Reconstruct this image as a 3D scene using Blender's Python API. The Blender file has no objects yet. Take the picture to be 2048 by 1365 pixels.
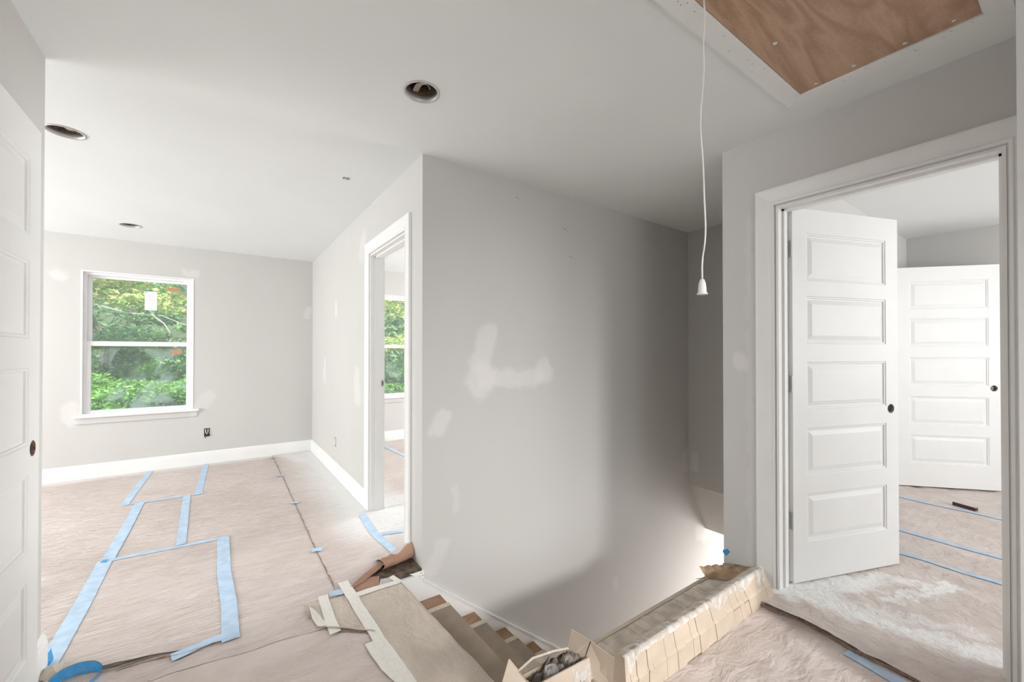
import bpy, bmesh, math, random
import numpy as np
from mathutils import Vector, Matrix
random.seed(7); RNG = np.random.RandomState(11)
C = bpy.context.scene.collection
SC = bpy.context.scene

# ---------------------------------------------------------------- camera
cam_d = bpy.data.cameras.new('camera'); cam = bpy.data.objects.new('camera', cam_d); C.objects.link(cam)
cam_d.sensor_width = 36; cam_d.sensor_fit = 'HORIZONTAL'
cam_d.lens = 822.0 / 2048 * 36; cam_d.shift_y = 18.24 / 2048
cam_d.clip_start = .02; cam_d.clip_end = 200
cam.location = (0, 0, 1.263)
cam.rotation_euler = (math.radians(90.403), 0, math.radians(-35.355))
SC.camera = cam

# ---------------------------------------------------------------- world, sun, large lights, exposure
SC.view_settings.view_transform = 'Standard'; SC.view_settings.look = 'None'
SC.view_settings.gamma = 1; SC.view_settings.use_curve_mapping = False
SC.view_settings.exposure = 0.14
SC.cycles.max_bounces = 12; SC.cycles.diffuse_bounces = 8; SC.cycles.transparent_max_bounces = 16
SC.cycles.use_denoising = True; SC.cycles.sample_clamp_indirect = 6
W = bpy.data.worlds.new('world'); SC.world = W; W.use_nodes = True
nt = W.node_tree; bg = nt.nodes['Background']
bg.inputs[0].default_value = (.80, .89, 1.0, 1); bg.inputs[1].default_value = 2.6

def area(name, loc, target, sx, sy, power, col=(1, 1, 1), spread=180):
    d = bpy.data.lights.new(name, 'AREA'); d.shape = 'RECTANGLE'; d.size = sx; d.size_y = sy
    d.energy = power; d.color = col; d.spread = math.radians(spread)
    o = bpy.data.objects.new(name, d); C.objects.link(o); o.location = loc
    o.rotation_euler = (Vector(target) - Vector(loc)).to_track_quat('-Z', 'Y').to_euler()
    return o
sd = bpy.data.lights.new('sun', 'SUN'); sd.energy = 9.5; sd.angle = .02; sd.color = (1, .95, .86)
so = bpy.data.objects.new('sun', sd); C.objects.link(so)
so.rotation_euler = Vector((.25, .75, -.75)).to_track_quat('-Z', 'Y').to_euler()
# daylight through the windows that are out of frame, an added soft fill, and the lamp of the room behind
area('daylight_left_room', (-3.85, 4.1, 1.5), (0, 4.1, 1.2), 2.4, 1.5, 132, (.96, .985, 1))
area('fill_near_room', (.30, -2.85, 1.40), (.9, 1, .6), 1.8, 1.3, 54, (.96, .985, 1))  # soft fill added behind the camera to even out the brightness
area('room_lamp', (1.19, -2.3, 1.66), (1.75, 2.2, -.15), .28, .28, 9.5, (1, .985, .97), 58)
area('daylight_far_room', (4.75, 3.9, 1.5), (1.2, 3.4, .6), 1.6, 1.5, 125, (.96, .985, 1))
area('daylight_right_room', (4.3, -2.3, 1.5), (4.1, 1, 1.1), 2.2, 1.6, 72, (.96, .985, 1))
area('daylight_below', (5.9, 1.70, -1.75), (2.4, 2.3, -.7), .9, 1.6, 135, (1, .985, .97))

# ---------------------------------------------------------------- material helpers
def newmat(name):
    m = bpy.data.materials.new(name); m.use_nodes = True
    return m, m.node_tree, m.node_tree.nodes['Principled BSDF']
class G:
    """small node graph helper"""
    def __init__(s, nt): s.t = nt
    def n(s, kind, **kw):
        o = s.t.nodes.new(kind)
        for k, v in kw.items(): setattr(o, k, v)
        return o
    def put(s, sock, v):
        if hasattr(v, 'links') or isinstance(v, bpy.types.NodeSocket): s.t.links.new(v, sock)
        elif isinstance(v, (tuple, list)):
            if len(v) == 3 and sock.type == 'RGBA': v = (*v, 1)
            sock.default_value = v
        else: sock.default_value = v
    def math(s, op, a, b=None, c=None, clamp=False):
        o = s.n('ShaderNodeMath', operation=op, use_clamp=clamp)
        s.put(o.inputs[0], a)
        if b is not None: s.put(o.inputs[1], b)
        if c is not None: s.put(o.inputs[2], c)
        return o.outputs[0]
    def vec(s, op, a, b=None, c=None):
        o = s.n('ShaderNodeVectorMath', operation=op); s.put(o.inputs[0], a)
        if b is not None: s.put(o.inputs[3] if op == 'SCALE' else o.inputs[1], b)
        if c is not None: s.put(o.inputs[2], c)
        return o.outputs[1] if op in ('DOT_PRODUCT', 'LENGTH', 'DISTANCE') else o.outputs[0]
    def smooth(s, v, lo, hi, a=0., b=1.):
        o = s.n('ShaderNodeMapRange', interpolation_type='SMOOTHSTEP')
        for i, x in enumerate((v, lo, hi, a, b)): s.put(o.inputs[i], x)
        return o.outputs[0]
    def noise(s, vec, scale, detail=3, rough=.5, dist=0.):
        o = s.n('ShaderNodeTexNoise'); s.put(o.inputs['Vector'], vec)
        for k, v in (('Scale', scale), ('Detail', detail), ('Roughness', rough), ('Distortion', dist)): o.inputs[k].default_value = v
        return o.outputs[0]
    def mix(s, f, a, b):
        o = s.n('ShaderNodeMix', data_type='RGBA'); s.put(o.inputs[0], f); s.put(o.inputs[6], a); s.put(o.inputs[7], b)
        return o.outputs[2]
    def pos(s): return s.n('ShaderNodeNewGeometry').outputs['Position']
    def scalev(s, v, xyz): return s.vec('MULTIPLY', v, xyz)
    def bump(s, h, strength, dist=.01):
        o = s.n('ShaderNodeBump'); s.put(o.inputs['Height'], h); o.inputs['Strength'].default_value = strength
        o.inputs['Distance'].default_value = dist
        return o.outputs[0]
    def seg(s, p, a, b, r, soft=.5):
        """soft mask round the segment a-b in world space"""
        ab = Vector(b) - Vector(a); L2 = max(ab.length_squared, 1e-6)
        pa = s.vec('SUBTRACT', p, tuple(a))
        t = s.math('MULTIPLY', s.vec('DOT_PRODUCT', pa, tuple(ab)), 1 / L2, clamp=True)
        pr = s.vec('SCALE', tuple(ab), t)
        d = s.vec('DISTANCE', pa, pr)
        return s.smooth(d, r, r * soft)

def simple(name, col, rough=.6, metal=0., spec=.5, noise=0., nscale=30, bump=0., bscale=200):
    m, t, b = newmat(name); g = G(t)
    b.inputs['Roughness'].default_value = rough; b.inputs['Metallic'].default_value = metal
    b.inputs['Specular IOR Level'].default_value = spec
    p = g.pos()
    if noise:
        n = g.noise(p, nscale, 4)
        dk = tuple(c * (1 - noise) for c in col); lt = tuple(min(1, c * (1 + noise)) for c in col)
        g.put(b.inputs['Base Color'], g.mix(g.smooth(n, .3, .7), dk, lt))
    else: b.inputs['Base Color'].default_value = (*col, 1)
    if bump: g.put(b.inputs['Normal'], g.bump(g.noise(p, bscale, 3), bump, .002))
    return m

def wall_mat(name, col, spots=(), spotcol=(.745, .725, .71), rough=.75):
    m, t, b = newmat(name); g = G(t); p = g.pos()
    wob = g.noise(p, 9, 3); wob2 = g.noise(g.vec('ADD', p, (7, 3, 1)), 22, 2)
    pw = g.vec('ADD', p, g.vec('SCALE', (1, 1, 1), g.math('MULTIPLY', g.math('SUBTRACT', wob, .5), .10)))
    pw = g.vec('ADD', pw, g.vec('SCALE', (1, -1, 1), g.math('MULTIPLY', g.math('SUBTRACT', wob2, .5), .04)))
    large = g.smooth(g.noise(g.scalev(p, (1, 1, .45)), 1.7, 3), .35, .7)
    c = g.mix(g.math('MULTIPLY', large, .35), col, tuple(min(1, x * 1.06) for x in col))
    for (a, bb, r, k) in spots:
        c = g.mix(g.math('MULTIPLY', g.seg(pw, a, bb, r * 1.12, .45), k * .62), c, spotcol)
    g.put(b.inputs['Base Color'], c); b.inputs['Roughness'].default_value = rough
    b.inputs['Specular IOR Level'].default_value = .25
    g.put(b.inputs['Normal'], g.bump(g.noise(p, 260, 2), .05, .001))
    return m

WALL = (.572, .560, .543)
M = {}
M['wall'] = wall_mat('wall_paint', WALL)
M['white'] = simple('trim_white', (.80, .80, .79), .42, spec=.4, noise=.015, nscale=6)
M['ceil'] = wall_mat('ceiling_paint', (.785, .805, .797))
M['door'] = simple('door_primer', (.79, .79, .78), .45, spec=.4, noise=.012, nscale=5)
M['metal'] = simple('satin_nickel', (.56, .56, .545), .42, metal=.35, noise=.05)
M['steel'] = simple('bright_steel', (.7, .7, .7), .22, metal=1)
M['black'] = simple('black_plastic', (.012, .011, .010), .5)
M['cord'] = simple('cord_white', (.86, .85, .81), .6)
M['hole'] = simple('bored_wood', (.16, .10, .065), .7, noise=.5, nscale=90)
M['joist'] = simple('framing_lumber', (.10, .055, .035), .8, noise=.4, nscale=40)
M['tapew'] = simple('masking_tape_white', (.78, .76, .71), .5, noise=.04, nscale=60, bump=.4, bscale=60)
M['sub'] = None

def paper_mat(name, col, col2, dust=(), dustcol=(.87, .87, .86), streak=(1.0, 4.0, 1.0), bs=.9, rough=.55, specks=True):
    m, t, b = newmat(name); g = G(t); p = g.pos()
    n1 = g.noise(p, 1.3, 4, .6); n2 = g.noise(g.scalev(p, streak), 5, 4, .6)
    c = g.mix(g.smooth(g.math('ADD', g.math('MULTIPLY', n1, .6), g.math('MULTIPLY', n2, .4)), .38, .62), col, col2)
    wob = g.noise(g.scalev(p, streak), 7, 4, .65)
    fine = g.noise(g.scalev(p, (streak[0] * 1.2, streak[1] * 1.2, 1)), 30, 3, .6)
    pw = g.vec('ADD', p, g.vec('SCALE', (1, 1, 0), g.math('MULTIPLY', g.math('SUBTRACT', wob, .5), .22)))
    for (a, bb, r, k) in dust:
        f = g.math('MULTIPLY', g.seg(pw, a, bb, r, .1), k)
        f = g.math('MULTIPLY', f, g.smooth(fine, .25, .55, .55, 1))
        c = g.mix(f, c, dustcol)
    if specks:
        v = g.n('ShaderNodeTexVoronoi'); g.put(v.inputs['Vector'], p); v.inputs['Scale'].default_value = 9
        on = g.math('GREATER_THAN', g.n('ShaderNodeSeparateColor').outputs[0], .5)
        sc = g.n('ShaderNodeSeparateColor'); g.put(sc.inputs[0], v.outputs['Color'])
        sp = g.math('MULTIPLY', g.math('LESS_THAN', v.outputs['Distance'], .030), g.math('GREATER_THAN', sc.outputs[0], .72))
        c = g.mix(g.math('MULTIPLY', sp, .8), c, (.10, .07, .055))
    g.put(b.inputs['Base Color'], c); b.inputs['Roughness'].default_value = rough
    b.inputs['Specular IOR Level'].default_value = .35
    h = g.math('ADD', g.noise(g.scalev(p, streak), 11, 4, .55, .4), g.math('MULTIPLY', fine, .18))
    g.put(b.inputs['Normal'], g.bump(h, bs, .030))
    return m
PINK, PINK2 = (.58, .495, .46), (.68, .605, .57)
M['paperA'] = paper_mat('rosin_paper', PINK, PINK2, dust=[((-2, 5.78, 0), (.9, 5.78, 0), .13, .5), ((-.145, 2.66, 0), (-.09, 2.70, 0), .026, .9), ((-1.4, 3.3, 0), (-.9, 3.35, 0), .2, .35)])
M['paperB'] = paper_mat('rosin_paper_dusted', PINK, PINK2, streak=(1, 7, 1), bs=.7,
    dust=[((.97, 3.0, 0), (.97, 5.8, 0), .46, 1.0), ((.95, 3.4, 0), (.96, 5.4, 0), .16, 1.0), ((.80, 5.3, 0), (.66, 5.75, 0), .16, .8), ((.98, 3.3, 0), (1.3, 2.9, 0), .22, .9), ((1.25, 2.6, 0), (1.35, 3.4, 0), .30, .75)])
M['paperL'] = paper_mat('tan_protection_paper', (.53, .455, .385), (.62, .545, .47), streak=(1.5, 1, 1), bs=.5)
M['paperR'] = paper_mat('rosin_paper_doorway', PINK, PINK2, streak=(1.6, 1.6, 1), bs=.6,
    dust=[((2.40, 1.0, 0), (2.62, .1, 0), .10, .95), ((2.44, .95, 0), (2.9, .72, 0), .13, .95), ((2.75, .60, 0), (3.2, .44, 0), .055, .9),
          ((3.2, .44, 0), (3.0, .68, 0), .05, .85), ((3.0, .70, 0), (2.55, .80, 0), .09, .8), ((2.5, .8, 0), (2.75, .3, 0), .06, .6)])
M['paperD'] = paper_mat('rosin_paper_plain', PINK, PINK2, streak=(.7, 1.3, 1), bs=.6)
M['kraftdark'] = paper_mat('paper_underside', (.36, .20, .14), (.42, .25, .18), bs=.15, specks=False)
M['bore'] = simple('bore_lining', (.20, .185, .165), .5, noise=.3, nscale=90)
M['torn'] = simple('torn_edge_shade_brown', (.23, .15, .115), .8, noise=.3, nscale=60)  # brown of the torn paper and the seam shadow in one colour
M['blue'] = simple('blue_painters_tape', (.45, .585, .745), .5, noise=.10, nscale=18, bump=.5, bscale=45)
M['bluedeep'] = simple('blue_painters_tape_bare', (.05, .33, .68), .5, noise=.1, nscale=40)
M['subfloor'] = simple('dark_subfloor', (.10, .075, .055), .35, noise=.6, nscale=35, bump=.4, bscale=80)
M['board'] = simple('stair_cover_board', (.33, .265, .205), .7, noise=.06, nscale=14)
M['tapecream'] = simple('cream_tape', (.66, .58, .47), .6, noise=.05, nscale=40)
M['card'] = simple('cardboard', (.58, .485, .385), .7, noise=.06, nscale=12, bump=.25, bscale=120)
M['cardlight'] = simple('cardboard_bleached', (.62, .55, .475), .7, noise=.20, nscale=16, bump=.25, bscale=120)
M['carddark'] = simple('cardboard_inside', (.36, .25, .17), .8, noise=.2, nscale=30)
M['flapin'] = simple('cardboard_shaded_liner', (.25, .205, .165), .8, noise=.1)  # shade on the flap's inner face put into a darker, greyer colour
M['kraft'] = simple('kraft_paper_brown', (.34, .23, .14), .6, noise=.3, nscale=12, bump=.6, bscale=40)
M['crumple'] = simple('grey_packing_paper', (.20, .17, .145), .6, noise=.5, nscale=35, bump=.5, bscale=60)
M['label'] = simple('paper_label', (.88, .88, .87), .5)
M['ink'] = simple('grey_ink', (.25, .25, .27), .6)
M['orange'] = simple('orange_sticker', (.62, .26, .12), .5, noise=.1, nscale=60)
M['vinyl'] = simple('window_vinyl', (.82, .82, .83), .35)
M['purple'] = simple('dark_purple_block', (.075, .035, .05), .6, noise=.15)

def wood_mat(name, c1, c2, scale, dist, stretch):
    m, t, b = newmat(name); g = G(t); p = g.pos()
    pw = g.scalev(p, stretch)
    big = g.noise(pw, 1.6, 3, .5, .8)
    rings = g.math('FRACT', g.math('MULTIPLY', big, scale))
    tri = g.math('ABSOLUTE', g.math('SUBTRACT', g.math('MULTIPLY', rings, 2), 1))
    fine = g.noise(g.scalev(p, tuple(x * 6 for x in stretch)), 14, 4, .7)
    f = g.math('ADD', g.math('MULTIPLY', tri, dist), g.math('MULTIPLY', fine, 1 - dist))
    g.put(b.inputs['Base Color'], g.mix(g.smooth(f, .2, .85), c1, c2)); b.inputs['Roughness'].default_value = .55
    return m
M['ply'] = wood_mat('luan_plywood', (.36, .215, .135), (.52, .345, .235), 8, .38, (.7, 2.4, 1))
M['tread'] = wood_mat('stained_tread', (.30, .17, .10), (.42, .26, .17), 8, .4, (1, 5, 1))

m, t, b = newmat('window_glass'); g = G(t)
for nd in list(t.nodes):
    if nd.type == 'BSDF_PRINCIPLED': t.nodes.remove(nd)
tr = g.n('ShaderNodeBsdfTransparent'); tr.inputs[0].default_value = (.93, .95, .94, 1)
gl = g.n('ShaderNodeBsdfGlossy'); gl.inputs['Roughness'].default_value = .03
df = g.n('ShaderNodeBsdfTranslucent'); df.inputs[0].default_value = (.9, .93, .95, 1)
fr = g.n('ShaderNodeFresnel'); fr.inputs[0].default_value = 1.45
mx = g.n('ShaderNodeMixShader'); g.put(mx.inputs[0], fr.outputs[0]); g.put(mx.inputs[1], tr.outputs[0]); g.put(mx.inputs[2], gl.outputs[0])
p = g.pos()
lowz = g.smooth(g.n('ShaderNodeSeparateXYZ').outputs[2], 0, 1)
sx = g.n('ShaderNodeSeparateXYZ'); g.put(sx.inputs[0], p)
dirty = g.smooth(g.noise(g.scalev(p, (1, 1, .8)), 5.5, 5, .6, .6), .47, .62)
low = g.smooth(sx.outputs[2], 1.36, 1.30)
fac = g.math('ADD', .10, g.math('MULTIPLY', g.math('MULTIPLY', dirty, low), .22))
mx2 = g.n('ShaderNodeMixShader'); g.put(mx2.inputs[0], fac); g.put(mx2.inputs[1], mx.outputs[0]); g.put(mx2.inputs[2], df.outputs[0])
g.put(t.nodes['Material Output'].inputs[0], mx2.outputs[0]); M['glass'] = m

m, t, b = newmat('clear_packing_tape'); g = G(t)
b.inputs['Base Color'].default_value = (.9, .9, .9, 1); b.inputs['Roughness'].default_value = .18
b.inputs['Specular IOR Level'].default_value = .9
p = g.pos(); g.put(b.inputs['Normal'], g.bump(g.noise(g.scalev(p, (2, 1, 1)), 22, 3), .6, .01))
g.put(b.inputs['Alpha'], g.smooth(g.noise(g.scalev(p, (2, 1, 1)), 20, 3), .35, .7, .15, .6))
M['cleartape'] = m

# ---------------------------------------------------------------- mesh helpers
class MB:
    def __init__(s): s.v = []; s.f = []
    def add(s, vs, fs):
        o = len(s.v); s.v += [tuple(x) for x in vs]; s.f += [tuple(i + o for i in f) for f in fs]; return s
    def box(s, x0, x1, y0, y1, z0, z1):
        x0, x1 = sorted((x0, x1)); y0, y1 = sorted((y0, y1)); z0, z1 = sorted((z0, z1))
        v = [(x, y, z) for z in (z0, z1) for y in (y0, y1) for x in (x0, x1)]
        return s.add(v, [(0, 2, 3, 1), (4, 5, 7, 6), (0, 1, 5, 4), (2, 6, 7, 3), (0, 4, 6, 2), (1, 3, 7, 5)])
    def hexa(s, b, t):
        """bottom quad (ccw from above), top quad"""
        return s.add(list(b) + list(t), [(3, 2, 1, 0), (4, 5, 6, 7), (0, 1, 5, 4), (1, 2, 6, 5), (2, 3, 7, 6), (3, 0, 4, 7)])
    def prism(s, poly, axis, a, b):
        """poly = 2-D points in the plane normal to axis, extruded from a to b"""
        n = len(poly)
        def P(u, w, d):
            return {'x': (d, u, w), 'y': (u, d, w), 'z': (u, w, d)}[axis]
        v = [P(u, w, a) for u, w in poly] + [P(u, w, b) for u, w in poly]
        f = [tuple(range(n))[::-1], tuple(range(n, 2 * n))] + [(i, (i + 1) % n, n + (i + 1) % n, n + i) for i in range(n)]
        return s.add(v, f)
    def tube(s, pts, r, n=8, caps=True):
        pts = [Vector(p) for p in pts]; rs = r if isinstance(r, (list, tuple)) else [r] * len(pts)
        o = len(s.v); up = Vector((.3, .2, 1)).normalized()
        for i, p in enumerate(pts):
            d = (pts[min(i + 1, len(pts) - 1)] - pts[max(i - 1, 0)]).normalized()
            a = d.cross(up if abs(d.dot(up)) < .95 else Vector((1, 0, 0))).normalized(); b2 = d.cross(a)
            for k in range(n):
                an = 2 * math.pi * k / n; s.v.append(tuple(p + (a * math.cos(an) + b2 * math.sin(an)) * rs[i]))
        for i in range(len(pts) - 1):
            for k in range(n):
                s.f.append((o + i * n + k, o + i * n + (k + 1) % n, o + (i + 1) * n + (k + 1) % n, o + (i + 1) * n + k))
        if caps: s.f.append(tuple(range(o, o + n))[::-1]); s.f.append(tuple(range(o + (len(pts) - 1) * n, o + len(pts) * n)))
        return s
    def ring(s, c, ax, prof, n=32):
        """lathe closed profile [(r, h)...] about axis ax through c"""
        o = len(s.v); k = len(prof); ax = Vector(ax).normalized()
        a = ax.cross(Vector((0, 0, 1)) if abs(ax.z) < .9 else Vector((1, 0, 0))).normalized(); b2 = ax.cross(a)
        for i in range(n):
            an = 2 * math.pi * i / n; d = a * math.cos(an) + b2 * math.sin(an)
            for r, h in prof: s.v.append(tuple(Vector(c) + d * r + ax * h))
        for i in range(n):
            for j in range(k):
                s.f.append((o + i * k + j, o + ((i + 1) % n) * k + j, o + ((i + 1) % n) * k + (j + 1) % k, o + i * k + (j + 1) % k))
        return s
    def lathe(s, c, prof, n=20):
        o = len(s.v); k = len(prof)
        for i in range(n):
            an = 2 * math.pi * i / n
            for r, h in prof: s.v.append((c[0] + r * math.cos(an), c[1] + r * math.sin(an), c[2] + h))
        for i in range(n):
            for j in range(k - 1): s.f.append((o + i * k + j, o + ((i + 1) % n) * k + j, o + ((i + 1) % n) * k + j + 1, o + i * k + j + 1))
        return s
    def build(s, name, mat, parent=None, smooth=False, fix=True):
        me = bpy.data.meshes.new(name); me.from_pydata(s.v, [], s.f)
        if fix:
            bm = bmesh.new(); bm.from_mesh(me); bmesh.ops.recalc_face_normals(bm, faces=bm.faces); bm.to_mesh(me); bm.free()
        me.materials.append(mat)
        if smooth: me.polygons.foreach_set('use_smooth', [True] * len(me.polygons))
        o = bpy.data.objects.new(name, me); C.objects.link(o)
        if parent is not None:
            o.parent = parent; o.matrix_parent_inverse = parent.matrix_world.inverted() if False else Matrix.Translation(-Vector(parent.location))
        return o
def tag(o, label=None, cat=None, group=None, kind=None):
    if label: o['label'] = label
    if cat: o['category'] = cat
    if group: o['group'] = group
    if kind: o['kind'] = kind
    return o
def empty(name, loc, label, cat, group=None, kind=None):
    o = bpy.data.objects.new(name, None); C.objects.link(o); o.location = loc; o.empty_display_size = .05
    return tag(o, label, cat, group, kind)
def struct(name, mb, mat, label, cat, parent=None):
    return tag(mb.build(name, mat), label, cat, kind='structure')

# room dimensions
H = 2.44; XA, XD, XR, YB, YC, YE = .968, 3.724, 2.405, 5.815, 2.276, 1.25
XL, YL = -.575, 2.41

# ---------------------------------------------------------------- walls
Wc = WALL
M['w_left_room'] = wall_mat('wall_paint_window_side', Wc, [((-1.30, YB, 2.03), (-1.27, YB, 2.02), .06, .6), ((-.31, YB, 2.17), (-.25, YB, 2.14), .055, .6), ((.92, YB, 1.80), (.92, YB, 1.76), .06, .7), ((-1.2, YB, .60), (-1.2, YB, .70), .09, .6), ((-.2, YB, .6), (-.12, YB, .75), .09, .45)])
M['w_pass'] = wall_mat('wall_paint_passage', Wc, [((XA, 4.50, 1.74), (XA, 4.50, 1.68), .07, .8), ((XA, 5.03, 1.15), (XA, 5.05, 1.0), .07, .7), ((XA, 3.70, 1.05), (XA, 3.68, .9), .12, .6), ((XA, 3.55, 2.1), (XA, 3.5, 2.2), .10, .5), ((XA, 2.36, 2.0), (XA, 2.36, .3), .05, .5)])
M['w_stair'] = wall_mat('wall_paint_stair_side', Wc, [
    ((1.42, YC, 1.37), (1.37, YC, 1.21), .095, .9), ((1.36, YC, 1.08), (1.38, YC, 1.10), .125, .9), ((1.40, YC, 1.10), (1.82, YC, 1.09), .075, .85),
    ((1.89, YC, 1.11), (1.90, YC, 1.15), .095, .85), ((1.06, YC, .80), (1.10, YC, .87), .062, .85), ((1.04, YC, -.02), (1.09, YC, .10), .06, .5),
    ((1.18, YC, .42), (1.19, YC, .30), .028, .4), ((3.70, YC, .18), (3.70, YC, .26), .09, .55), ((3.92, YC, -.52), (4.05, YC, -.56), .10, .9), ((2.66, YC, -.66), (2.66, YC, -.60), .035, .45)])
M['w_right'] = wall_mat('wall_paint_right', Wc, [((XR, 1.165, 1.23), (XR, 1.15, 1.20), .05, .75), ((XR, 1.09, .1), (XR, 1.09, 2.0), .035, .3)])
M['w_head'] = wall_mat('wall_paint_header', Wc, [((XD, 2.22, .16), (XD, 2.22, .27), .05, .7), ((XD, 2.2, -.02), (XD, 1.5, -.02), .03, .35)])

def wall_openings(name, axis, a0, a1, t0, t1, z0, z1, holes, mat, label):
    """wall along axis ('x' or 'y'), thickness t0..t1, rectangular holes (u0,u1,z0,z1)"""
    mb = MB(); us = sorted({a0, a1, *[h[0] for h in holes], *[h[1] for h in holes]}); 
    for u0, u1 in zip(us, us[1:]):
        hs = sorted([(h[2], h[3]) for h in holes if h[0] <= u0 + 1e-6 and h[1] >= u1 - 1e-6]); z = z0
        for b0, b1 in hs + [(z1, z1)]:
            if b0 > z + 1e-6:
                if axis == 'x': mb.box(u0, u1, t0, t1, z, b0)
                else: mb.box(t0, t1, u0, u1, z, b0)
            z = max(z, b1)
    return struct(name, mb, mat, label, 'wall')

WZ0, WZ1 = .639, 2.093
W1 = (-1.135, -.245); W2 = (1.66, 2.56)
wall_openings('wall_back', 'x', -4, 5, YB, YB + .16, -.3, H, [(W1[0], W1[1], WZ0, WZ1), (W2[0], W2[1], WZ0, WZ1)], M['w_left_room'], 'long greige wall at the far end with the white sash windows')
wall_openings('wall_passage', 'y', YC + .112, YB, XA, XA + .112, -.03, H, [(2.54, 3.31, -.03, 2.045)], M['w_pass'], 'greige wall on the right of the left room with the doorway in it')
wall_openings('wall_stair', 'x', XA, 6, YC, YC + .112, -2.8, H, [], M['w_stair'], 'tall grey wall along the stairs with white spackle patches')
wall_openings('wall_right', 'y', -.02, YE, XR, XR + .125, -.05, H, [(.18, .967, -.05, 2.045)], M['w_right'], 'greige wall on the right holding the cased doorway')
wall_openings('wall_between', 'x', XR + .125, 5.9, 1.10, YE, -.3, H, [], M['wall'], 'wall between the stairwell and the right room')
struct('wall_header', MB().prism([(XD, H), (XD, -.02), (4.012, -.513), (6, -.513), (6, H)], 'y', YE, YC), M['w_head'], 'boxed wall end over the stairs with a sloped foot', 'wall')
struct('wall_left', MB().box(XL - .12, XL, -3, YL, 0, H).box(-4, XL - .12, YL - .12, YL, 0, H), M['wall'], 'wall behind the open door at the left edge', 'wall')
struct('wall_near_right', MB().box(1.9, 2.02, -3, .1225, 0, H).box(2.02, XR, .0, .1225, 0, H), M['wall'], 'wall end at the right edge of the picture', 'wall')
struct('wall_rear', MB().box(-4, 6, -3.12, -3, -.05, H), M['wall'], 'rear wall of the near room', 'wall')
struct('wall_far_left', MB().box(-4.12, -4, YL - .12, YB + .16, -.05, H), M['wall'], 'end wall of the left room', 'wall')
struct('wall_far_right', MB().box(5.78, 5.9, -3, 1.10, -.05, H), M['wall'], 'far wall of the right room', 'wall')
struct('wall_far_room_end', MB().box(5, 5.12, YC + .112, YB, -.05, H), M['wall'], 'end wall of the far room', 'wall')
struct('wall_stairwell_near', MB().box(.84, 6, YE - .02, YE, -2.8, -.03).box(.82, .84, YE - .02, YC, -2.8, -.22).box(6, 6.12, YE, YC, -2.8, 0), M['wall'], 'drywall lining of the stairwell below the floor', 'wall')

# ceiling with bored light holes
cl = MB().box(-4.12, 6, -3.12, YB + .16, H, H + .03)
ceil = struct('ceiling', cl, M['ceil'], 'flat white painted ceiling', 'ceiling')
LIGHTS = [(.735, 1.738), (-.677, 3.150), (-.680, 5.115)]
def bool_cut(o, cutter_mb):
    c = cutter_mb.build('cutter', M['hole']); md = o.modifiers.new('b', 'BOOLEAN'); md.object = c; md.operation = 'DIFFERENCE'; md.solver = 'EXACT'
    dg = bpy.context.evaluated_depsgraph_get(); dg.update(); me = bpy.data.meshes.new_from_object(o.evaluated_get(dg)); o.modifiers.clear()
    old = o.data; o.data = me; bpy.data.meshes.remove(old); cm = c.data; bpy.data.objects.remove(c); bpy.data.meshes.remove(cm)
cut = MB()
for x, y in LIGHTS:
    n = 40; a = [(x + .076 * math.cos(2 * math.pi * i / n), y + .076 * math.sin(2 * math.pi * i / n)) for i in range(n)]
    cut.prism(a, 'z', H - .05, H + .08)
cut.box(.665, .712, 2.878, 2.918, H - .05, H + .08)
bool_cut(ceil, cut)
struct('roof', MB().box(-4.12, 6.2, -3.12, YB + .3, H + .45, H + .5), M['joist'], 'dark attic boards above the ceiling holes', 'roof')

# floors
fl = MB().prism([(-4.12, YE), (.840, YE), (.792, YC), (.792, YC + .004), (5.12, YC + .004), (5.12, YB), (-4.12, YB)], 'z', -.22, 0).box(-4.12, 6, -3.12, YE, -.22, 0)
struct('floor', fl, M['subfloor'], 'dark subfloor mostly hidden under protection paper', 'floor')
struct('floor_lower', MB().box(.8, 6.1, YE - .1, YC + .1, -2.9, -2.8), M['board'], 'floor at the foot of the stairs', 'floor')

# ---------------------------------------------------------------- trim profiles
def casing(name, plane, pos, sgn, u0, u1, top, w=.088, label='white door casing', clip=None):
    """U-shaped casing round an opening u0..u1 x 0..top on plane 'x' or 'y' at pos, facing sgn"""
    prof = [(0, 0), (0, .012), (.010, .015), (.016, .011), (.03, .012), (.055, .017), (.072, .020), (.080, .0205), (w, .019), (w, 0)]
    root = empty(name, (pos if plane == 'x' else u0, u0 if plane == 'x' else pos, 0), label, 'door casing', kind='structure')
    def P(u, z, t): return (pos + sgn * t, u, z) if plane == 'x' else (u, pos + sgn * t, z)
    def piece(nm, ends):
        mb = MB(); n = len(prof); v = []
        for fn in ends: v += [P(*fn(d), t) for d, t in prof]
        mb.add(v, [tuple(range(n)), tuple(range(n, 2 * n))] + [(i, (i + 1) % n, n + (i + 1) % n, n + i) for i in range(n)])
        mb.build(nm, M['white'], root)
    rv = .006
    cl0 = (lambda u: u) if clip is None else (lambda u: max(u, clip))
    piece('side_casing', [lambda d: (cl0(u0 - rv - d), 0), lambda d: (cl0(u0 - rv - d), top + rv + (d if clip is None else min(d, u0 - rv - clip)))])
    piece('side_casing', [lambda d: (u1 + rv + d, 0), lambda d: (u1 + rv + d, top + rv + d)])
    piece('head_casing', [lambda d: (cl0(u0 - rv - d), top + rv + d), lambda d: (u1 + rv + d, top + rv + d)])
    return root
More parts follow.
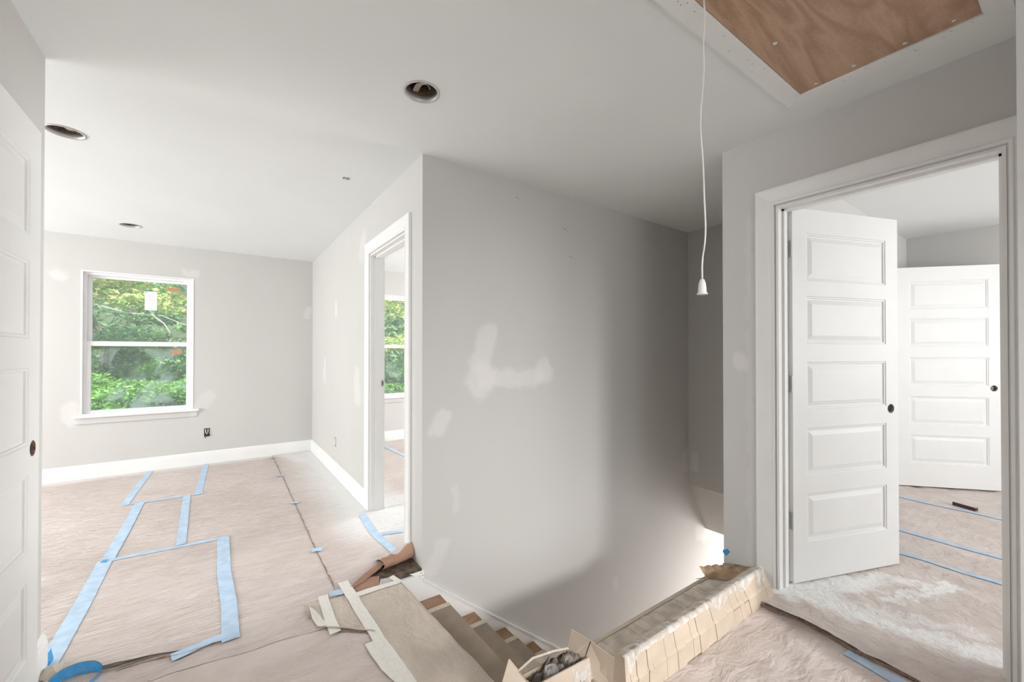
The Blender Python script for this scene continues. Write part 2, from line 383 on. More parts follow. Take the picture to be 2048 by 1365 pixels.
def jamb(root, plane, p0, p1, u0, u1, top, stop):
    """door lining between wall faces p0..p1; door stop at stop..stop+.035"""
    t = .012
    def bx(mb, a, b, c, d, e, f): return mb.box(a, b, c, d, e, f) if plane == 'x' else mb.box(c, d, a, b, e, f)
    def par(nm, *args): m_ = MB(); bx(m_, *args); return m_.build(nm, M['white'], root)
    par('jamb', p0, p1, u0 - .001, u0 + t, 0, top); par('jamb', p0, p1, u1 - t, u1 + .001, 0, top); par('head_jamb', p0, p1, u0 + t, u1 - t, top - t, top + .001)
    par('door_stop', stop, stop + .035, u0 + t, u0 + t + .011, 0, top - t); par('door_stop', stop, stop + .035, u1 - t - .011, u1 - t, 0, top - t)
    par('door_stop', stop, stop + .035, u0 + t, u1 - t, top - t - .011, top - t)
tl = casing('trim_1', 'x', XA, -1, 2.54, 3.31, 2.045, label='white casing and lining of the doorway in the passage wall')
jamb(tl, 'x', XA, XA + .112, 2.54, 3.31, 2.045, XA + .037)
sp = MB().box(XA + .083, XA + .108, 3.2955, 3.2985, .99, 1.05); tag(sp.build('strike_plate', M['metal'], tl), 'grey metal strike plate')
MB().box(XA + .089, XA + .101, 3.2948, 3.2956, 1.003, 1.037).build('latch_hole', M['hole'], tl)
tr_ = casing('trim_2', 'x', XR, -1, .18, .967, 2.045, label='white casing and lining of the doorway on the right', clip=.123)
jamb(tr_, 'x', XR, XR + .125, .18, .967, 2.045, XR + .045)

BP = [(0, 0), (.016, 0), (.016, .108), (.0145, .112), (.0145, .120), (.012, .124), (.011, .136), (.007, .143), (.003, .148), (0, .148)]
def baseboard(name, a, b, nrm, label, m0=0, m1=0):
    """profile swept from a to b (2-D floor points), nrm pointing into the room; m0/m1 = mitre (+1 outside, -1 inside)"""
    a = Vector(a); b = Vector(b); d = (b - a).normalized(); nv = Vector(nrm); v = []
    for e, mm, s_ in ((a, m0, -1), (b, m1, 1)):
        v += [(*(e + nv * t + d * s_ * mm * t), z) for t, z in BP]
    n = len(BP)
    mb = MB().add(v, [tuple(range(n)), tuple(range(n, 2 * n))] + [(i, (i + 1) % n, n + (i + 1) % n, n + i) for i in range(n)])
    return struct(name, mb, M['white'], label, 'baseboard')
baseboard('baseboard_back', (-4, YB), (XA, YB), (0, -1), 'white baseboard under the sash window wall', 0, -1)
baseboard('baseboard_passage', (XA, 3.404), (XA, YB), (-1, 0), 'white baseboard between far corner and passage doorway', 0, -1)
baseboard('baseboard_left', (XL, 2.15), (XL, YL), (1, 0), 'white baseboard end showing behind the left door', 0, 1)
baseboard('baseboard_left_return', (-4, YL), (XL, YL), (0, 1), 'white baseboard round the corner at the left', 0, 1)
baseboard('baseboard_far_room', (XA + .112, YB), (5, YB), (0, -1), 'white baseboard in the room beyond the passage doorway')
baseboard('baseboard_right_room', (XR + .2, 1.10), (5.78, 1.10), (0, -1), 'white baseboard behind the open five panel door', 0, -1)
baseboard('baseboard_right_far', (5.78, -3), (5.78, 1.10), (-1, 0), 'white baseboard on the far wall of the right room', 0, -1)

# ---------------------------------------------------------------- windows
def window(name, x0, x1, label, stickers):
    r = empty(name, ((x0 + x1) / 2, YB, WZ0), label, 'window', kind='structure'); z0, z1 = WZ0, WZ1
    def frame(nm, a0, a1, b0, b1, c0, c1, w, mat=M['vinyl'], bot=None, top=None, parent=r):
        bot = w if bot is None else bot; top = w if top is None else top; mb = MB()
        mb.box(a0, a0 + w, c0, c1, b0, b1).box(a1 - w, a1, c0, c1, b0, b1).box(a0 + w, a1 - w, c0, c1, b0, b0 + bot).box(a0 + w, a1 - w, c0, c1, b1 - top, b1)
        return mb.build(nm, mat, parent)
    frame('window_lining', x0, x1, z0, z1, YB - .004, YB + .16, .014, M['white'])
    frame('window_frame', x0 + .014, x1 - .014, z0 + .014, z1 - .014, YB + .035, YB + .12, .022)
    a0, a1 = x0 + .032, x1 - .032
    s1 = frame('upper_sash', a0, a1, 1.345, z1 - .030, YB + .082, YB + .108, .034, top=.032, bot=.038)
    s2 = frame('lower_sash', a0, a1, z0 + .014, 1.383, YB + .045, YB + .072, .034, bot=.026, top=.048)
    MB().box(a0 + .034, a1 - .034, YB + .094, YB + .097, 1.383, z1 - .062).build('glass_pane', M['glass'], s1)
    MB().box(a0 + .034, a1 - .034, YB + .057, YB + .060, z0 + .040, 1.335).build('glass_pane', M['glass'], s2)
    MB().box(x0 - .05, x1 + .05, YB - .034, YB + .05, z0 - .022, z0 + .002).build('window_sill', M['white'], r)
    MB().box(x0 - .035, x1 + .035, YB - .013, YB, z0 - .085, z0 - .022).build('apron', M['w_left_room'], r)
    for kind, s0, t0, s1_, t1 in stickers:
        yy = YB + (.092 if t0 > 1.36 else .055)
        k = MB().box(s0, s1_, yy, yy + .0012, t0, t1).build({'L': 'paper_label', 'O': 'orange_sticker'}[kind], M['label' if kind == 'L' else 'orange'], r)
        tag(k, {'L': 'white printed paper label stuck on the upper pane', 'O': 'small orange maker sticker in the top right corner of a pane'}[kind])
        pr = MB(); yq = yy - .0012
        if kind == 'L':
            pr.ring((s0 + .012, yq, t1 - .015), (0, 1, 0), [(.005, 0), (.008, 0), (.008, .001), (.005, .001)], 14)
            for q, (l0, l1) in enumerate([(.3, .9), (.28, .85), (.28, .4), (.75, .85), (.28, .8)]):
                zz = t1 - .05 - [0, .016, .024, .024, .042][q]
                pr.box(s0 + l0 * (s1_ - s0), s0 + l1 * (s1_ - s0), yq, yq + .001, zz, zz + .0018)
        else:
            pr.box(s1_ - .020, s1_ - .008, yq, yq + .001, t0 + .012, t0 + .026)
            for q in range(3): pr.box(s0 + .008, s1_ - .03, yq, yq + .001, t0 + .009 + q * .009, t0 + .0105 + q * .009)
        pr.build('print', M['ink'], k)
    return r
window('window_1', *W1, 'white double hung window with dirty lower pane left of the corner', [('L', -.668, 1.727, -.568, 1.93), ('O', -.475, 1.95, -.378, 1.985), ('O', -.443, 1.255, -.350, 1.292)])
window('window_2', *W2, 'white double hung window seen through the passage doorway', [])

# ---------------------------------------------------------------- panel doors
def panel_door(name, hinge, free, zb, label, hinge_side_front=True, bore=True, hinges=None):
    """leaf from hinge to free (2-D), thickness .035; local frame u along the leaf, front face = left-hand normal side"""
    L = .794; T = .035; HH = 2.03
    hx, hy = hinge; d = (Vector(free) - Vector(hinge)).normalized(); nrm = Vector((d.y, -d.x))
    root = empty(name, (hx, hy, 0), label, 'door', kind='structure')
    Pn = lambda u, z, t: (hx + d.x * u + nrm.x * t, hy + d.y * u + nrm.y * t, zb + z)
    tops = [1.90, 1.554, 1.193, .832, .473]; mb = MB()
    rects = [(.097, L - .097, tz - .262, tz) for tz in tops]
    def face(t, s):
        us = [0, .097, L - .097, L]; zs = [0]
        for r in rects[::-1]: zs += [r[2], r[3]]
        zs.append(HH)
        for i in range(3):
            for j in range(len(zs) - 1):
                if i == 1 and j % 2 == 1: continue
                mb.add([Pn(us[i], zs[j], t), Pn(us[i + 1], zs[j], t), Pn(us[i + 1], zs[j + 1], t), Pn(us[i], zs[j + 1], t)], [(0, 1, 2, 3)])
        for (u0, u1, z0, z1) in rects:
            rings = [(0, 0), (.004, .004), (.010, .0045), (.013, .010), (.020, .0105), (.045, .0035)]
            loops = [[Pn(u0 + o, z0 + o, t - s * dd), Pn(u1 - o, z0 + o, t - s * dd), Pn(u1 - o, z1 - o, t - s * dd), Pn(u0 + o, z1 - o, t - s * dd)] for o, dd in rings]
            for A, B in zip(loops, loops[1:]):
                mb.add(A + B, [(k, (k + 1) % 4, 4 + (k + 1) % 4, 4 + k) for k in range(4)])
            mb.add(loops[-1], [(0, 1, 2, 3)])
    face(0, -1); face(-T, 1) if False else None
    return root, mb, Pn, L, T, HH, face

def make_door(name, hinge, free, zb, label, front=1):
    root, mb, Pn, L, T, HH, face = panel_door(name, hinge, free, zb, label)
    mb.v.clear(); mb.f.clear(); hT = T / 2
    face(hT, 1); face(-hT, -1)
    us = [0, .097, L - .097, L]; zs = sorted([0, HH] + [z for tz in (1.90, 1.554, 1.193, .832, .473) for z in (tz - .262, tz)])
    rim = [((p, 0), (q, 0)) for p, q in zip(us, us[1:])] + [((p, HH), (q, HH)) for p, q in zip(us, us[1:])] + [((u_, p), (u_, q)) for u_ in (0, L) for p, q in zip(zs, zs[1:])]
    for (a, b_) in rim:
        mb.add([Pn(*a, hT), Pn(*b_, hT), Pn(*b_, -hT), Pn(*a, -hT)], [(0, 1, 2, 3)])
    leaf = mb.build('door_leaf', M['door'], root, fix=False)
    bm = bmesh.new(); bm.from_mesh(leaf.data); bmesh.ops.remove_doubles(bm, verts=bm.verts, dist=1e-5)
    # t-junctions on the outer rim: split them by dissolving is not needed for shading; recalc normals
    bmesh.ops.recalc_face_normals(bm, faces=bm.faces); bm.to_mesh(leaf.data); bm.free()
    c = Vector(Pn(L - .060, .915, 0)); ax = Vector(Pn(0, 0, 1)) - Vector(Pn(0, 0, 0))
    return root, leaf, Pn, L, T, HH, c, ax

def bored(leaf, c, ax, root, T, rim):
    """bore hole for the missing knob, lined in raw wood"""
    n = 28; a = ax.cross(Vector((0, 0, 1))).normalized(); b2 = Vector((0, 0, 1)); v = []
    for s in (-.05, .05): v += [tuple(c + ax * s + (a * math.cos(2 * math.pi * i / n) + b2 * math.sin(2 * math.pi * i / n)) * .027) for i in range(n)]
    cm = MB().add(v, [tuple(range(n)), tuple(range(n, 2 * n))[::-1]] + [(i, (i + 1) % n, n + (i + 1) % n, n + i) for i in range(n)])
    bool_cut(leaf, cm)
    h = T / 2 + .0004
    tag(MB().ring(c, ax, [(.0245, -h), (.0272, -h), (.0272, h), (.0245, h)], 28).build('knob_bore', rim, root, True), 'raw bored hole where the knob is missing')

# left door folded back against the wall
r1, leaf1, P1, L, T, HH, c1, ax1 = make_door('door_1', (-.545, 1.376), (-.543, 2.17), .02, 'white five panel door open flat against the left wall, at the picture edge')
bored(leaf1, c1, ax1, r1, T, M['hole'])
MB().tube([c1 + Vector((0, .028, 0)), c1 + Vector((0, .058, 0))], .011, 12).build('latch_bolt', M['steel'], r1)
# door standing open in the right doorway
r2, leaf2, P2, L, T, HH, c2, ax2 = make_door('door_2', (2.528, .950), (3.276, .678), .022, 'white five panel door standing open in the right doorway, nearest one')
bored(leaf2, c2, ax2, r2, T, M['bore'])
# door beyond it
r3, leaf3, P3, L, T, HH, c3, ax3 = make_door('door_3', (5.185, 1.065), (5.70, .49), .03, 'white five panel door beyond the nearer open door, by the far wall')
bored(leaf3, c3, ax3, r3, T, M['bore'])
# hinges of the near right door
JX, JY = XR + .125, .955
for zc in (1.83, 1.095, .355):
    hg = MB(); q = [Vector(P2(-.0015, 0, t)) for t in (-.0165, .0165)]
    for (p0, p1) in (((JX - .034, JY - .0035), (JX - .001, JY - .0035)),):
        hg.box(p0[0], p1[0], JY - .004, JY - .001, zc - .045, zc + .045)
    a_, b_ = q; dd = Vector(P2(-.0035, 0, 0)) - Vector(P2(-.0005, 0, 0))
    v = [(p.x, p.y, z) for z in (zc - .045, zc + .045) for p in (a_, b_, b_ + dd, a_ + dd)]
    hg.add(v, [(0, 3, 2, 1), (4, 5, 6, 7), (0, 1, 5, 4), (1, 2, 6, 5), (2, 3, 7, 6), (3, 0, 4, 7)])
    hg.tube([(JX + .003, JY - .010, zc - .046), (JX + .003, JY - .010, zc + .046)], .0055, 10)
    tag(hg.build('hinge', M['metal'], r2), 'satin nickel hinge')
bt = MB().box(JX - .006, JX - .002, JY - .0055, JY - .004, 1.06, 1.09).build('tape_scrap', M['bluedeep'], r2); tag(bt, 'scrap of blue tape in the middle hinge')

# ---------------------------------------------------------------- attic hatch, pull cord
hx0, hx1, hy0, hy1 = .78, 2.142, .209, .757
hr = empty('attic_hatch', (1.46, .48, H), 'brown plywood attic hatch with white trim in the ceiling, upper right', 'attic hatch')
hp = MB().box(hx0 + .004, hx1 - .004, hy0 + .004, hy1 - .003, H - .004, H - .0005).build('hatch_panel', M['ply'], hr)
for (x, y) in ((1.708, .686), (2.110, .686), (2.106, .554), (2.109, .401), (2.109, .272)):
    MB().lathe((x, y, H - .004), [(0, -.0035), (.004, -.0035), (.0075, -.0015), (.0085, 0)], 14).build('screw_head', M['steel'], hp)
tw = .074
def trimpiece(poly): MB().prism(poly, 'z', H - .008, H).build('hatch_trim', M['white'], hr)
g_ = .0006
trimpiece([(hx0, hy1), (hx1, hy1), (hx1 + tw, hy1 + tw), (hx0, hy1 + tw)])
trimpiece([(hx0, hy0), (hx0, hy0 - tw * .9), (hx1 + tw, hy0 - tw * .9), (hx1, hy0)])
trimpiece([(hx1 + g_, hy0 + g_), (hx1 + tw, hy0 - tw * .9 + g_ * 2), (hx1 + tw, hy1 + tw - g_ * 2), (hx1 + g_, hy1 - g_)])
nails = MB()
for i in range(12):
    x = random.uniform(1.2, 2.15); nails.lathe((x, hy1 + random.uniform(.012, .055), H - .008), [(0, -.0006), (.0018, -.0004), (.0019, 0)], 6)
for i in range(9):
    y = random.uniform(.2, .8); nails.lathe((hx1 + random.uniform(.012, .055), y, H - .008), [(0, -.0006), (.0018, -.0004), (.0019, 0)], 6)
nails.build('nail_hole', M['black'], hr)['kind'] = 'stuff'
cr = empty('pull_cord', (1.296, .735, 1.45), 'thin white pull cord with a bell end hanging from the attic hatch', 'pull cord')
pts = []
for i in range(40):
    t = i / 39; z = H - .008 + (1.505 - H + .008) * t
    pts.append((1.296 + .004 * math.sin(t * 11) + .003 * math.sin(t * 23 + 1) - .006 * math.exp(-((t - .16) / .05) ** 2), .737 - .005 * math.sin(t * 9 + .5) + .004 * math.exp(-((t - .93) / .05) ** 2), z))
MB().tube(pts, .0027, 8).build('cord', M['cord'], cr, True)
bx_, by_, _ = pts[-1]
MB().lathe((bx_, by_, 1.455), [(0, .003), (.0125, .003), (.0165, 0), (.0168, .003), (.0132, .007), (.0125, .022), (.0105, .037), (.0065, .050), (0, .0515)], 24).build('bell_end', M['cord'], cr, True)

# ---------------------------------------------------------------- ceiling cans and the cut hole
for i, (x, y) in enumerate(LIGHTS):
    lab = ['open recessed light can nearest, above the stair wall end', 'open recessed light can cut by the left wall edge', 'small far open recessed light can near the window wall'][i]
    r = empty('recessed_light', (x, y, H), lab, 'ceiling light', group='open recessed light cans')
    MB().ring((x, y, H), (0, 0, 1), [(.0705, -.004), (.080, -.004), (.080, 0), (.0765, .001), (.0765, .025), (.0705, .025)], 40).build('rim', M['metal'], r, True)
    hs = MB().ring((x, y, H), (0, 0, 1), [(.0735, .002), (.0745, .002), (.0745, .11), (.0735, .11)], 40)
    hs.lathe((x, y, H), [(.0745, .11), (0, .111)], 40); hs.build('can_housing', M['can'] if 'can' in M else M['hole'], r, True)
    s_ = [1, -1, -1][i]; a = math.radians([-88, 73, 84][i]); d = Vector((math.cos(a), math.sin(a), 0)); n_ = Vector((-d.y, d.x, 0)); c = Vector((x, y, H + .035))
    st = MB(); q = []
    for k in range(7):
        u = -.068 + .136 * k / 6; zz = .012 * math.sin(k * 1.1)
        q.append([c + d * u + n_ * -.014 + Vector((0, 0, zz)), c + d * u + n_ * .014 + Vector((0, 0, zz + .004))])
    v = [tuple(p) for pr_ in q for p in pr_] + [tuple(p + Vector((0, 0, .0015))) for pr_ in q for p in pr_]
    st.add(v, [(2 * k, 2 * k + 1, 2 * k + 3, 2 * k + 2) for k in range(6)] + [(14 + 2 * k, 14 + 2 * k + 2, 14 + 2 * k + 3, 14 + 2 * k + 1) for k in range(6)])
    tag(st.build('strap', M['cardlight'], r), 'pale strip across the opening')
    if i == 0: MB().tube([c + Vector((.03, .0, .01)), c + Vector((.035, -.01, -.02)), c + Vector((.045, .005, .0)), c + Vector((.03, .02, .02))], .0016, 6).build('wire', M['cord'], r)
    for k in range(3): MB().tube([c + d * (-.05 + .04 * k) + n_ * .05 + Vector((0, 0, .01)), c + d * (-.045 + .04 * k) + n_ * .058 + Vector((0, 0, .03))], .004, 6).build('clip', M['steel'], r)
r = empty('ceiling_box', (.688, 2.898, H), 'small dark opening with wires in the ceiling, farther than the nearest can', 'junction box')
MB().box(.664, .713, 2.877, 2.919, H + .030, H + .06).build('box_back', M['black'], r)
MB().tube([(.70, 2.89, H + .03), (.702, 2.885, H - .004), (.708, 2.90, H - .008), (.704, 2.91, H + .02)], .0025, 6).build('wire', M['metal'], r)
MB().tube([(.695, 2.905, H + .03), (.698, 2.903, H - .003), (.706, 2.895, H - .004)], .0025, 6).build('wire', M['metal'], r)
MB().box(.676, .684, 2.876, 2.92, H - .0012, H).build('bracket', M['metal'], r)

# electric boxes
r = empty('outlet_box', (-.12, YB, .36), 'uncovered black outlet box with loose wires below the window wall', 'outlet')
MB().box(-.148, -.094, YB - .0015, YB + .001, .315, .41).build('box_opening', M['black'], r)
MB().box(-.151, -.147, YB - .004, YB, .313, .412).box(-.095, -.091, YB - .004, YB, .313, .412).box(-.151, -.091, YB - .004, YB, .409, .413).build('box_rim', M['metal'], r)
MB().tube([(-.133, YB - .004, .40), (-.132, YB - .010, .365), (-.122, YB - .014, .343), (-.112, YB - .010, .362), (-.110, YB - .004, .40)], .0035, 8).build('wire', M['cord'], r)
MB().box(-.143, -.128, YB - .004, YB, .303, .310).build('mounting_ear', M['black'], r); MB().box(-.088, -.080, YB - .004, YB, .325, .333).build('mounting_ear', M['black'], r)
r = empty('outlet_box', (XA, 4.497, .35), 'narrow uncovered outlet box low on the passage wall left of the doorway', 'outlet')
MB().box(XA - .0015, XA + .001, 4.472, 4.522, .305, .395).build('box_opening', M['ink'], r)
MB().box(XA - .004, XA, 4.468, 4.473, .303, .397).build('box_rim', M['metal'], r); MB().box(XA - .004, XA, 4.521, 4.526, .303, .397).build('box_rim', M['metal'], r)
MB().box(XA - .006, XA, 4.487, 4.507, .32, .38).build('receptacle', M['cord'], r)

# nicks in the stair wall
for (x, z, dx, dz) in ((2.10, 2.19, .03, -.012), (2.16, 1.99, .03, -.008), (1.66, 2.33, .02, -.004)):
    tag(MB().prism([(x - dx, z - dz), (x, z + .004), (x + dx, z + dz), (x, z - .001)], 'y', YC - .0008, YC).build('scratch', M['ink'], bpy.data.objects['wall_stair']), 'short dark scratch')

# ---------------------------------------------------------------- staircase
RUN, RISE = .2370, .1875
X0, Z0 = .835, 0.0
stair = empty('staircase', (.84, 1.76, 0), 'straight stair going down to the right along the grey wall', 'stairs')
nst = 13
tread0 = None
for k in range(1, nst):
    nx = X0 + RUN * k; z = -.176 - .1885 * (k - 1)
    tb = MB().box(nx - RUN - (.02 if k > 1 else -.01), nx, YE + .001, YC - .021, z - .027, z)
    tb.build('tread', M['tread'], stair)
    if k > 1: MB().box(nx - RUN - .03, nx - RUN - .012, YE + .001, YC - .021, z, z + .1885 - .027).build('riser', M['white'], stair)
sk = [(XA, -.052), (XA + 3.6, -.052 - 3.6 * .7925), (XA + 3.6, -.6 - 3.6 * .7925), (.80, -.6), (.80, -.022), (.93, -.022)]
MB().prism(sk, 'y', YC - .020, YC - .0005).build('skirt_board', M['skirt'] if 'skirt' in M else M['white'], stair)
MB().prism([(x, z) for x, z in [(XA, -.052), (XA + 3.6, -.052 - 3.6 * .7925), (XA + 3.6, -.063 - 3.6 * .7925), (XA, -.063)]], 'y', YC - .026, YC - .0205).build('skirt_cap', M['white'], stair)
tri = tag(MB().prism([(.885, -.001), (.972, -.001), (.972, -.050)], 'y', YC - .022, YC - .0195).build('nailing_plate', M['cord'], stair), 'small white triangular plate with nails')
nl = MB()
for (x, z) in ((.955, -.012), (.963, -.030), (.945, -.028)): nl.ring((x, YC - .0225, z), (0, 1, 0), [(0, 0), (.003, 0), (.003, .001), (0, .001)], 8)
nl.build('nail', M['black'], tri)
for k in range(1, 7):
    nx = X0 + RUN * k; z = -.176 - .1885 * (k - 1)
    lab = ['topmost, largest in view', 'second from the top', 'third from the top', 'fourth from the top', 'fifth from the top', 'lowest one in view'][k - 1]
    r = empty('step_cover', (nx - .1, 1.7, z), 'brown board taped over a stair step, ' + lab, 'step cover', group='brown boards on the stair steps')
    b = MB().box(nx - RUN - .010, nx + .004, YE + .02, YC - .155, z + .0005, z + .004).box(nx + .0005, nx + .004, YE + .02, YC - .155, z - .05, z + .0005)
    b.build('cover_board', M['board'], r)
    b = MB().box(nx - RUN - .010, nx + .005, YC - .158, YC - .125, z + .0008, z + .005).box(nx + .0008, nx + .005, YC - .158, YC - .125, z - .03, z + .0008)
    tag(b.build('cream_tape', M['tapecream'], r), 'cream tape along the board edge')

# ---------------------------------------------------------------- protection paper
def hsh(ix, iy, s):
    n = (ix * 374761393 + iy * 668265263 + s * 974711) & 0x7fffffff
    n = ((n ^ (n >> 13)) * 1274126177) & 0x7fffffff
    return ((n ^ (n >> 16)) & 0xffff) / 65535.
def vnoise(x, y, s=0):
    ix = np.floor(x).astype(np.int64); iy = np.floor(y).astype(np.int64); fx = x - ix; fy = y - iy
    fx = fx * fx * (3 - 2 * fx); fy = fy * fy * (3 - 2 * fy)
    a, b, c, d = hsh(ix, iy, s), hsh(ix + 1, iy, s), hsh(ix, iy + 1, s), hsh(ix + 1, iy + 1, s)
    return (a * (1 - fx) + b * fx) * (1 - fy) + (c * (1 - fx) + d * fx) * fy
def ridge(x, y, s):
    n = vnoise(x, y, s); return np.abs(2 * n - 1)
def wrinkle(x, y):
    """one height field for all the paper: fine cross folds in the left room, broad crumples near the stairs"""
    x = np.asarray(x, float); y = np.asarray(y, float)
    wx = x + .15 * vnoise(x * 2, y * 2, 3); wy = y + .10 * vnoise(x * 3, y * 1.5, 4) + .10 * x
    h1 = .5 * ridge(wx * 2.6, wy * 13, 1) + .35 * ridge(wx * 6, wy * 24, 2) + .15 * ridge(wx * 11, wy * 40, 5)
    u = (x * .8 + y * .6); v = (-x * .6 + y * .8)
    h2 = .75 * vnoise(u * 5.0 + vnoise(x * 5, y * 5, 8), v * 12.0, 6) + .25 * ridge(u * 6, v * 13, 7)
    u3 = x * .45 + y * .9; v3 = x * .9 - y * .45
    h3 = .75 * vnoise(u3 * 4.5 + vnoise(x * 5, y * 5, 8), v3 * 12.0, 12) + .25 * ridge(u3 * 5, v3 * 15, 13)
    mL = 1 / (1 + np.exp(-(y - 2.5) * 7)); mR = 1 / (1 + np.exp(-(x - 1.2) * 6)) * (1 - mL)
    mM = 1 - mL - mR
    strip = 1 / (1 + np.exp(-(x - .5) * 40)) * mL
    h = mL * h1 * (.0075 + .0030 * strip) + mM * h2 * .0130 + mR * h3 * .0160
    fade = np.clip((y - 3.0) / 2.8, 0, 1)
    return h * (1 - .3 * fade) + .0015 * vnoise(x * 1.5, y * 1.5, 20)
def sheet(name, corners, step, off, mat, parent=None, jag=(0, 0, 0, 0), lift=None, edge_drop=True, bend=None):
    """quad sheet, corners a(0,0) b(1,0) c(1,1) d(0,1); jag = torn amplitude on edges v0,u1,v1,u0"""
    a, b, c, d = [np.array(p, float) for p in corners]
    nu = max(2, int(max(np.linalg.norm(b - a), np.linalg.norm(c - d)) / step)); nv = max(2, int(max(np.linalg.norm(d - a), np.linalg.norm(c - b)) / step))
    u, v = np.meshgrid(np.linspace(0, 1, nu + 1), np.linspace(0, 1, nv + 1))
    P = (a[None, None] * ((1 - u) * (1 - v))[..., None] + b[None, None] * (u * (1 - v))[..., None] + c[None, None] * (u * v)[..., None] + d[None, None] * ((1 - u) * v)[..., None])
    x, y = P[..., 0], P[..., 1]
    sd_ = int(off * 100000) % 97
    if any(jag):
        n1 = vnoise(x * 22, y * 22, 30 + sd_) * .6 + vnoise(x * 60, y * 60, 31 + sd_) * .4 - .5
        cen = (a + b + c + d) / 4; w = (jag[0] * (v < .5 / nv) + jag[2] * (v > 1 - .5 / nv) + jag[3] * (u < .5 / nu) + jag[1] * (u > 1 - .5 / nu))
        L_ = np.sqrt((x - cen[0]) ** 2 + (y - cen[1]) ** 2) + 1e-6
        x = x + n1 * w * (x - cen[0]) / L_; y = y + n1 * w * (y - cen[1]) / L_
    z = wrinkle(x, y) + off
    if lift is not None: z = z + lift(u, v, x, y)
    if bend is not None: x, y, z = bend(u, v, x, y, z)
    verts = np.stack([x, y, z], -1).reshape(-1, 3)
    idx = np.arange((nu + 1) * (nv + 1)).reshape(nv + 1, nu + 1)
    faces = np.stack([idx[:-1, :-1], idx[:-1, 1:], idx[1:, 1:], idx[1:, :-1]], -1).reshape(-1, 4)
    me = bpy.data.meshes.new(name); me.from_pydata(verts.tolist(), [], faces.tolist()); me.materials.append(mat)
    me.polygons.foreach_set('use_smooth', [True] * len(me.polygons)); me.update()
    o = bpy.data.objects.new(name, me); C.objects.link(o)
    if parent is not None: o.parent = parent
    return o
def tape(parent, pts, w, mat, off, name='blue_tape', label=None, jit=.002):
    """strip of tape following the paper"""
    pts = [np.array(p, float) for p in pts]; P = []
    for p, q in zip(pts, pts[1:]):
        n = max(2, int(np.linalg.norm(q - p) / .02)); P += [p + (q - p) * k / n for k in range(n)]
    P.append(pts[-1]); P = np.array(P); D = np.gradient(P, axis=0); D /= np.linalg.norm(D, axis=1)[:, None]; N = np.stack([-D[:, 1], D[:, 0]], 1)
    cols = [-.5, -.17, .17, .5]; V = []
    for i in range(len(P)):
        j = jit * (vnoise(np.array(P[i][0] * 30), np.array(P[i][1] * 30), 40) - .5)
        for c_ in cols:
            q = P[i] + N[i] * (c_ * w + j); V.append((q[0], q[1], float(wrinkle(q[0], q[1])) + off))
    F = [(i * 4 + k, i * 4 + k + 1, (i + 1) * 4 + k + 1, (i + 1) * 4 + k) for i in range(len(P) - 1) for k in range(3)]
    o = MB().add(V, F).build(name, mat, None, True); o.parent = parent
    nn = o.data.polygons[0].normal.z
    if nn < 0: o.data.flip_normals()
    if label: tag(o, label)
    return o

A_ = sheet('floor_paper', [(-3.98, 2.44), (.525, 2.02), (.525, 5.795), (-3.98, 5.795)], .022, .0035, M['paperA'])
tag(A_, 'pink-tan protection paper over the left room floor with a blue tape pattern', 'floor paper', 'protection papers laid on the floors')
T_ = .052
tape(A_, [(-.603, 5.78), (-.640, 4.63)], T_, M['blue'], .0060)
tape(A_, [(-.128, 5.79), (-.155, 4.60)], T_, M['blue'], .0060)
tape(A_, [(-.645, 4.625), (-.40, 4.605), (-.12, 4.60)], .038, M['blue'], .0066)
tape(A_, [(-.545, 4.61), (-.545, 3.9), (-.552, 3.43)], .062, M['blue'], .0072)
tape(A_, [(-.235, 4.62), (-.205, 3.45)], T_, M['blue'], .0072)
Pp = sheet('paper_patch', [(-.545, 2.30), (.045, 2.19), (.020, 3.415), (-.565, 3.430)], .016, .0066, M['paperA'], A_, lift=lambda u, v, x, y: .018 * np.clip(1 - v * 12, 0, 1) * np.clip(1 - abs(u - .35) * 2.4, 0, 1))
tag(Pp, 'square patch of the same paper framed in blue tape')
tape(A_, [(-.568, 3.432), (-.27, 3.420), (.035, 3.412)], .040, M['blue'], .0086)
tape(A_, [(-.560, 3.44), (-.555, 2.9), (-.560, 2.37)], .070, M['blue'], .0092)
tape(A_, [(.020, 3.42), (.022, 2.85), (.040, 2.5), (.042, 2.17)], .066, M['blue'], .0092)
tape(A_, [(.065, 2.205), (-.02, 2.215), (-.16, 2.19)], .055, M['blue'], .0100)
tag(tape(A_, [(-.575, 3.436), (-.548, 3.428)], .03, M['bluedeep'], .0115, 'tape_blob'), 'dark blue tape knot')

B_ = sheet('floor_paper', [(.500, 2.26), (.950, 2.50), (.952, 5.79), (.520, 5.79)], .013, .0062, M['paperB'], jag=(0, 0, 0, .012))
tag(B_, 'wrinkled paper strip dusted white along the passage baseboard', 'floor paper', 'protection papers laid on the floors')
B2 = sheet('paper_threshold', [(.765, 2.475), (1.9, 2.50), (1.9, 3.30), (.80, 3.32)], .014, .0058, M['paperB'], B_)
sheet('paper_threshold', [(1.9, 2.42), (4.9, 2.42), (4.9, 5.79), (1.9, 5.79)], .04, .0058, M['paperB'], B_)
sheet('paper_threshold', [(1.09, 3.32), (1.9, 3.30), (1.9, 5.79), (1.09, 5.79)], .03, .0056, M['paperB'], B_)
for (x, y) in ((.507, 5.66), (.505, 4.79), (.512, 3.85), (.505, 2.85)):
    tape(B_, [(x - .028, y + .01), (x + .03, y - .012)], .05, M['blue'], .0125, jit=.01)
tape(B_, [(.900, 3.27), (.875, 2.90), (.905, 2.50)], .055, M['blue'], .0085)
tape(B_, [(.88, 2.85), (1.05, 2.80)], .045, M['blue'], .0090)
tape(B_, [(1.80, 5.5), (1.84, 4.8), (1.82, 4.2)], .05, M['blue'], .0090)

